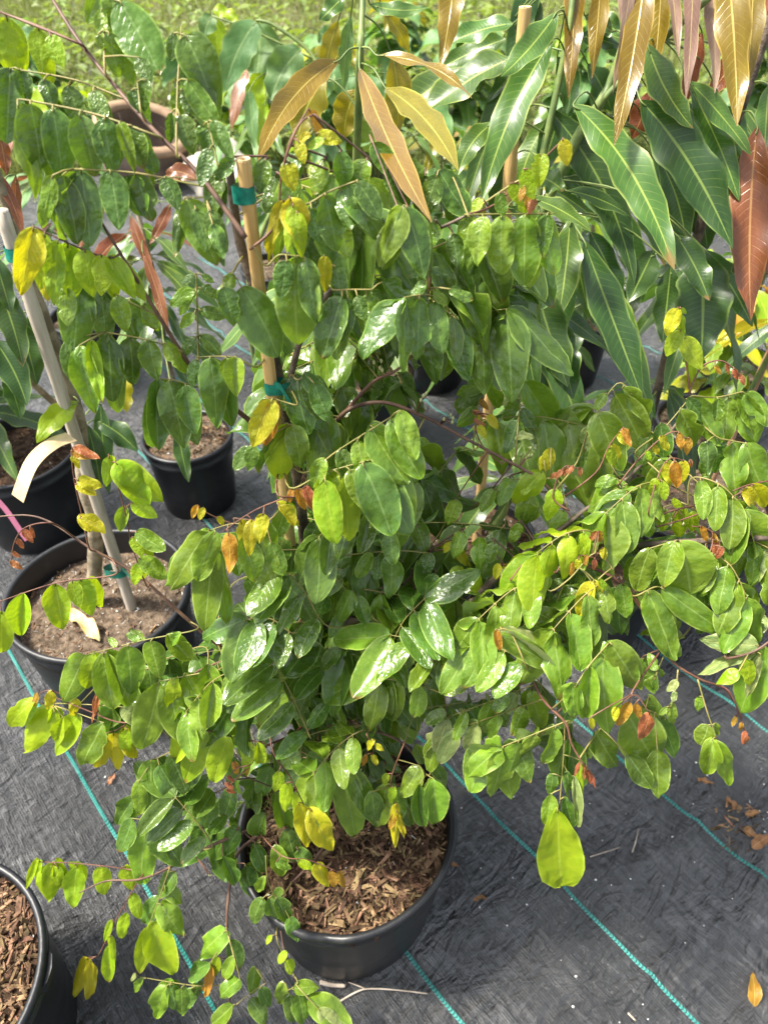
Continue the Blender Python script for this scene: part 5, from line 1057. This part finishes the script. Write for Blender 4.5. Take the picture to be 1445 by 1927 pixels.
generic((.90, 1.72, .22), .42, 'low yellow-green shrub in the second row at the right', (['b', 'g', 'mg', 'y'], ['y', 'b', 'o']), 5, .13, cat='shrub', W=.36, grp=None)
generic((1.30, 1.66, .22), .60, 'tall shrub with lime and pinkish leaves at the far right of the second row', (['b', 'g', 'mg'], ['mr', 'b', 'y']), 5, .14, cat='shrub', W=.34, grp=None)
generic((.17, 2.33, .22), .62, 'green mango behind the thick bamboo stake in the third row', (['mg', 'mg', 'w'], ['my', 'mg']), 5, .19)
generic((-.42, 2.75, .22), .70, 'pale-leaved mango far back behind the small straight-sided pot', (['mg', 'w'], ['mg', 'mr']), 4, .20)
generic((-1.02, 2.35, .22), .62, 'green and copper mango far back at the left', (['mg', 'w', 'mr'], ['mr', 'mg']), 4, .20)
for x_, y_, h_, l_, cc in ((-.30, 4.55, .75, 'tall leafy weed with yellow tips behind the bronze mango', (['w', 'b', 'w'], ['my', 'y'])), (.45, 4.6, .80, 'tall dark-leaved weed behind the bronze mango stem', (['w', 'mg'], ['w', 'b'])), (1.05, 4.5, .85, 'tall weed standing behind the thick bamboo stake top', (['mg', 'w'], ['w', 'b'])), (-.85, 4.9, .55, 'low bushy weed behind the grey stone block', (['w', 'b'], ['b', 'w'])), (2.0, 4.5, .9, 'dense green bush behind the copper red leaves', (['w', 'mg'], ['w', 'b'])), (-2.0, 5.0, .40, 'low weed clump left of the clay pot', (['w', 'b'], ['b'])), (-1.15, 5.3, .60, 'leafy weed standing right behind the clay pot', (['w', 'mg'], ['b', 'w'])), (-2.5, 5.9, .60, 'dark leafy weed far back at the left', (['w', 'mg'], ['w'])), (.1, 5.4, .8, 'tall weed with yellowing top far back behind the bronze mango', (['w', 'mg'], ['my', 'w']))):
    generic((x_, y_, -.06), h_, l_, cc, 6, .26, cat='weed', W=.40, grp=None)

# broad-leaved shrub behind the stake top
b0 = Vector((-.42, 2.15, -.01))
p = Plant('broadleaf_shrub', b0, 'matte broad-leaved shrub with ribbed drooping leaves behind the bronze mango', 'shrub')
p.stem([b0, Vector((-.40, 2.1, .5)), at(600, 210, 1.85), at(592, 112, 1.82), at(520, 50, 1.8), at(482, 38, 1.8)], .008, .003, M_mstem)
p.stem([at(600, 210, 1.85), at(540, 150, 1.83), at(500, 138, 1.82)], .004, .002, M_mstem, 'branch')
p.stem([at(592, 112, 1.82), at(480, 60, 1.80), at(400, 30, 1.80)], .003, .002, M_mstem, 'branch')
for q in [(482,42,424,172,70,'w',1.78,.02,(-16,-10),.1),(486,44,480,160,84,'w',1.82,.03,(10,0),-.1),(566,94,510,190,72,'w',1.79,.02,(-14,-12),.1),(404,36,412,116,44,'b',1.84,.03,(0,0),.1),(400,30,386,70,40,'w',1.8,.0,(-8,0),.1),(500,140,470,215,50,'b',1.82,.02,(-6,0),.2),
          (520,140,530,200,40,'w',1.84,.03,(6,0),.2),(590,110,610,190,60,'w',1.84,.02,(10,0),.2),(400,20,450,40,30,'b',1.82,.0,(0,-8),.2),(470,170,480,280,30,'w',1.8,.0,(-4,0),.3),(500,190,486,276,26,'b',1.82,.0,(0,0),.3),(560,160,600,240,56,'w',1.9,.02,(0,0),.1),(640,120,660,200,54,'w',1.9,.02,(0,0),.1),(600,60,640,100,50,'w',1.9,.02,(0,-6),.1),(690,140,720,240,50,'w',1.95,.02,(0,0),.2),(800,170,850,260,54,'w',1.9,.02,(0,0),.2)]:
    p.px(*q[:6], q[6], q[7], q[8], q[9], kind='ovate')

# ------------------------------------------------------------------ grass and weeds beyond the cloth
def weeds():
    rs = random.Random(5); blades = MB(); lv = MB(); tw = MB()
    def clump(x, y): return noise.noise((x*.9, y*.9, 2.2))
    for i in range(30000):
        y = 4.5+ (rs.random()**1.7)*11; x = rs.uniform(-.62, .62)*y*1.25
        if abs(x+1.43) < .33 and abs(y-4.55) < .35: continue
        c = clump(x, y); h = (.10+.26*rs.random())*(1+.9*c); a = rs.uniform(0, 6.28); l = rs.uniform(.1, .9)*h; wd = rs.uniform(.003, .007)*(1+(y-4.5)*.06)
        dx, dy = math.cos(a), math.sin(a); p0 = Vector((x, y, -.06)); m = p0+Vector((dx*l*.3, dy*l*.3, h*.65)); t = p0+Vector((dx*l, dy*l, h*rs.uniform(.6, 1)))
        s = Vector((-dy, dx, 0))*wd
        blades.add([p0-s, p0+s, m+s*.8, m-s*.8, t], [(0, 1, 2, 3), (3, 2, 4)])
    for i in range(26000):
        y = 4.55+(rs.random()**1.5)*9.5; x = rs.uniform(-.62, .62)*y*1.25
        if abs(x+1.43) < .36 and abs(y-4.55) < .38: continue
        c = clump(x+9, y); 
        if rs.random() > .35+1.4*c: continue
        hz = (.04+.50*rs.random()**1.3)*(1+1.0*c); a = rs.uniform(0, 6.28); L = rs.uniform(.05, .14); wd = L*rs.uniform(.35, .6)
        d = Vector((math.cos(a), math.sin(a), rs.uniform(-.6, .5))).normalized(); s = d.cross(Vector((rs.uniform(-.4, .4), rs.uniform(-.4, .4), 1))).normalized()*wd*.5
        p0 = Vector((x, y, hz-.06)); m = p0+d*L*.45+Vector((0, 0, .008)); t = p0+d*L
        lv.add([p0, m+s, t, m-s], [(0, 1, 2), (0, 2, 3)], [(.5, 0), (1, .5), (.5, 1), (0, .5)])
    for k in range(190):
        y = 4.6+(rs.random()**1.4)*8; x = rs.uniform(-.62, .62)*y*1.25
        if abs(x+1.43) < .5 and abs(y-4.55) < .5: continue
        R = rs.uniform(.10, .35); H = rs.uniform(.12, .6); big = rs.uniform(.05, .17)
        for j in range(rs.randrange(30, 80)):
            a = rs.uniform(0, 6.28); q = R*math.sqrt(rs.random()); p0 = Vector((x+q*math.cos(a), y+q*math.sin(a), -.06+H*rs.random()**.7*(1-.5*q/R)))
            L = big*rs.uniform(.6, 1.2); d = Vector((math.cos(a), math.sin(a), rs.uniform(-.8, .4))).normalized(); s = d.cross(Vector((rs.uniform(-.4, .4), rs.uniform(-.4, .4), 1))).normalized()*L*rs.uniform(.16, .3)
            m = p0+d*L*.45+Vector((0, 0, L*.12)); lv.add([p0, m+s, p0+d*L, m-s], [(0, 1, 2), (0, 2, 3)], [(.5, 0), (1, .5), (.5, 1), (0, .5)])
    for i in range(1100):
        y = 4.6+(rs.random()**1.5)*8; x = rs.uniform(-.6, .6)*y*1.25; a = rs.uniform(0, 6.28); h = rs.uniform(.1, .45); l = rs.uniform(.05, .4)
        p0 = Vector((x, y, -.06)); t = p0+Vector((math.cos(a)*l, math.sin(a)*l, h))
        tube(tw, [p0, p0.lerp(t, .5)+Vector((rs.uniform(-.03, .03), 0, .03)), t], .003, .0015, 3)
    o = link('grass', blades.mesh('grass', False), None, leaf_mat('grass_blade', (.085,.125,.024,1), (.19,.21,.06,1), (.16,.20,.06,1), (.34,.44,.05,1), (.2,.22,.08,1), (.2,.22,.08,1), rough=.55, tfac=.3, vstr=0, mfac=0, spots=0, cvar=.4)); tag(o, 'rough yellow-green grass beyond the cloth', 'grass', kind='stuff')
    o = link('weeds', lv.mesh('weeds', False), None, leaf_mat('weed_leaf', (.09,.145,.022,1), (.20,.26,.045,1), (.18,.25,.07,1), (.36,.50,.04,1), (.2,.26,.08,1), (.2,.26,.08,1), rough=.5, tfac=.32, vstr=.1, mfac=0, spots=0, cvar=.45)); tag(o, 'low leafy weeds growing through the grass', 'weeds', kind='stuff')
    o = link('dry_stems', tw.mesh('dry_stems', False), None, M_drytwig); tag(o, 'dry brown stems standing in the grass', 'stems', kind='stuff')
weeds()

# ------------------------------------------------------------------ litter on the cloth
def gp(px, py, z=0.0):
    v = (py-CY)/FPX; d = (CAM_H-z)/(math.sin(PITCH)+v*math.cos(PITCH)); return at(px, py, d)
def fallen(px, py, L, ang, cls, label, wr=.42):
    p = gp(px, py); p.z = cloth_z(p.x, p.y)+.004
    dv = Vector((math.cos(ang), math.sin(ang), 0)); SEED[0] += 1
    p1 = p+dv*L; p1.z = cloth_z(p1.x, p1.y)+.006
    mb = long_leaf(p, p1, L*wr, Vector((0, 0, L*.10)), Vector((0, 0, 1)), 0, SEED[0], 10, 4, 2., 'ovate', .4)
    o = link('fallen_leaf', mb.mesh('fallen_leaf'), None, G[cls]); tag(o, label, 'leaf', 'fallen leaves on the cloth')
for px, py, L, a, c, l in [(1392,1560,.040,-.9,'dead','orange-brown fallen leaf between the two right guide lines'),(1410,1600,.050,.5,'dead','largest tan fallen leaf in the litter patch by the right guide line'),(1385,1525,.030,2.2,'dead','small rusty fallen leaf at the top of the litter patch'),(1400,1535,.030,.1,'dead','red-brown sliver of leaf in the litter patch'),
                           (1412,1900,.050,1.3,'o','curled orange leaf lying on the cloth by itself beyond the guide line'),(205,1478,.026,1.2,'dead','small tan leaf near the left guide line'),(890,1700,.018,.4,'dead','two-toned brown leaf scrap right of the bark-filled pot'),(900,1690,.016,-.6,'dead','brown leaf scrap touching the two-toned scrap'),
                           (845,1628,.018,-.3,'dead','rust leaf scrap close to the bark-filled pot wall'),(1310,1470,.03,-.5,'dead','brown leaf crumb under the right-hand branch tip'),(55,990+40,.03,.6,'dead','brown leaf beside the wide left pot'),(150,1160,.0,0,'dead','')]:
    if L: fallen(px, py, L, a, c, l)
# dead yellow leaf lying in the wide left pot
q0 = gp(130, 1152, .25); q1 = gp(188, 1208, .25); q0.z = .246; q1.z = .252
mb = long_leaf(q0, q1, .030, Vector((.005, .004, .012)), Vector((0, -.2, 1)), .2, 991, 12, 4, 2.5, 'ell', .5)
o = link('fallen_leaf', mb.mesh('fallen_leaf'), None, leaf_mat('leaf_straw', (.55,.40,.12,1), (.62,.52,.32,1), (.6,.5,.3,1), (.6,.45,.1,1), (.55,.42,.2,1), (.4,.22,.06,1), rough=.6, tfac=.1, spots=0)); tag(o, 'straw-coloured dead leaf lying on the soil of the wide left pot', 'leaf')
def twig(pts, r, label):
    c = catmull([Vector((p.x, p.y, cloth_z(p.x, p.y)+r+.001+h)) for p, h in pts], 4); mb = MB(); tube(mb, c, r, r*.7, 6, rough=.2)
    o = link('twig', mb.mesh('twig'), None, M_drytwig); tag(o, label, 'twig', 'twigs on the cloth'); return o
tw = twig([(gp(640,1886), 0), (gp(665,1872), .002), (gp(690,1864), .003), (gp(740,1866), .002), (gp(804,1874), 0)], .0018, 'forked grey twig in front of the bark-filled pot')
c = catmull([gp(690,1864)+Vector((0, 0, .006)), gp(672,1856)+Vector((0, 0, .005)), gp(656,1850)+Vector((0, 0, .004))], 3); mb = MB(); tube(mb, c, .0013, .0009, 5); o = link('side_shoot', mb.mesh('side_shoot'), None, M_drytwig); o.parent = tw
twig([(gp(1108,1616), 0), (gp(1140,1606), .002), (gp(1165,1596), 0)], .0014, 'thin straight twig beyond the hanging lime leaf')
twig([(gp(1188,1606), 0), (gp(1195,1584), .003), (gp(1200,1562), 0)], .0014, 'short upright-lying twig between the guide lines')
twig([(gp(603,1850), 0), (gp(625,1856), .001), (gp(650,1858), 0)], .0042, 'stubby tan stick against the foot of the bark-filled pot')
twig([(gp(1180,1908), 0), (gp(1194,1922), .001)], .0020, 'tiny stick at the near end of the cloth')
# perlite grains scattered on the cloth
mb = MB(); rs = random.Random(11)
for i in range(190):
    x, y = rs.uniform(.1, 1.0), rs.uniform(.25, 1.25)
    if i < 20: x, y = rs.uniform(-.9, 0), rs.uniform(.3, 1.0)
    if i > 150: x, y = rs.gauss(.80, .05), rs.gauss(.70, .04)
    r = rs.uniform(.0010, .0028); z = cloth_z(x, y)+r*.5
    vs = [(x+r*rs.uniform(.6, 1.2)*math.cos(a), y+r*rs.uniform(.6, 1.2)*math.sin(a), z) for a in (0, 1.05, 2.1, 3.14, 4.2, 5.2)]+[(x, y, z+r), (x, y, z-r)]
    mb.add(vs, [(i, (i+1) % 6, 6) for i in range(6)]+[((i+1) % 6, i, 7) for i in range(6)])
o = link('perlite_specks', mb.mesh('perlite_specks'), None, M_perl); tag(o, 'white perlite specks scattered over the black cloth', 'perlite', kind='stuff')
mb = chips(70, .06, 0, .006, .02, lambda x, y: .003, 77); o = link('bark_litter', mb.mesh('bark_litter', False), None, M_chip); p_ = gp(1395, 1560); o.location = (p_.x, p_.y, cloth_z(p_.x, p_.y)); tag(o, 'scatter of bark crumbs round the fallen leaves', 'bark chips', kind='stuff')
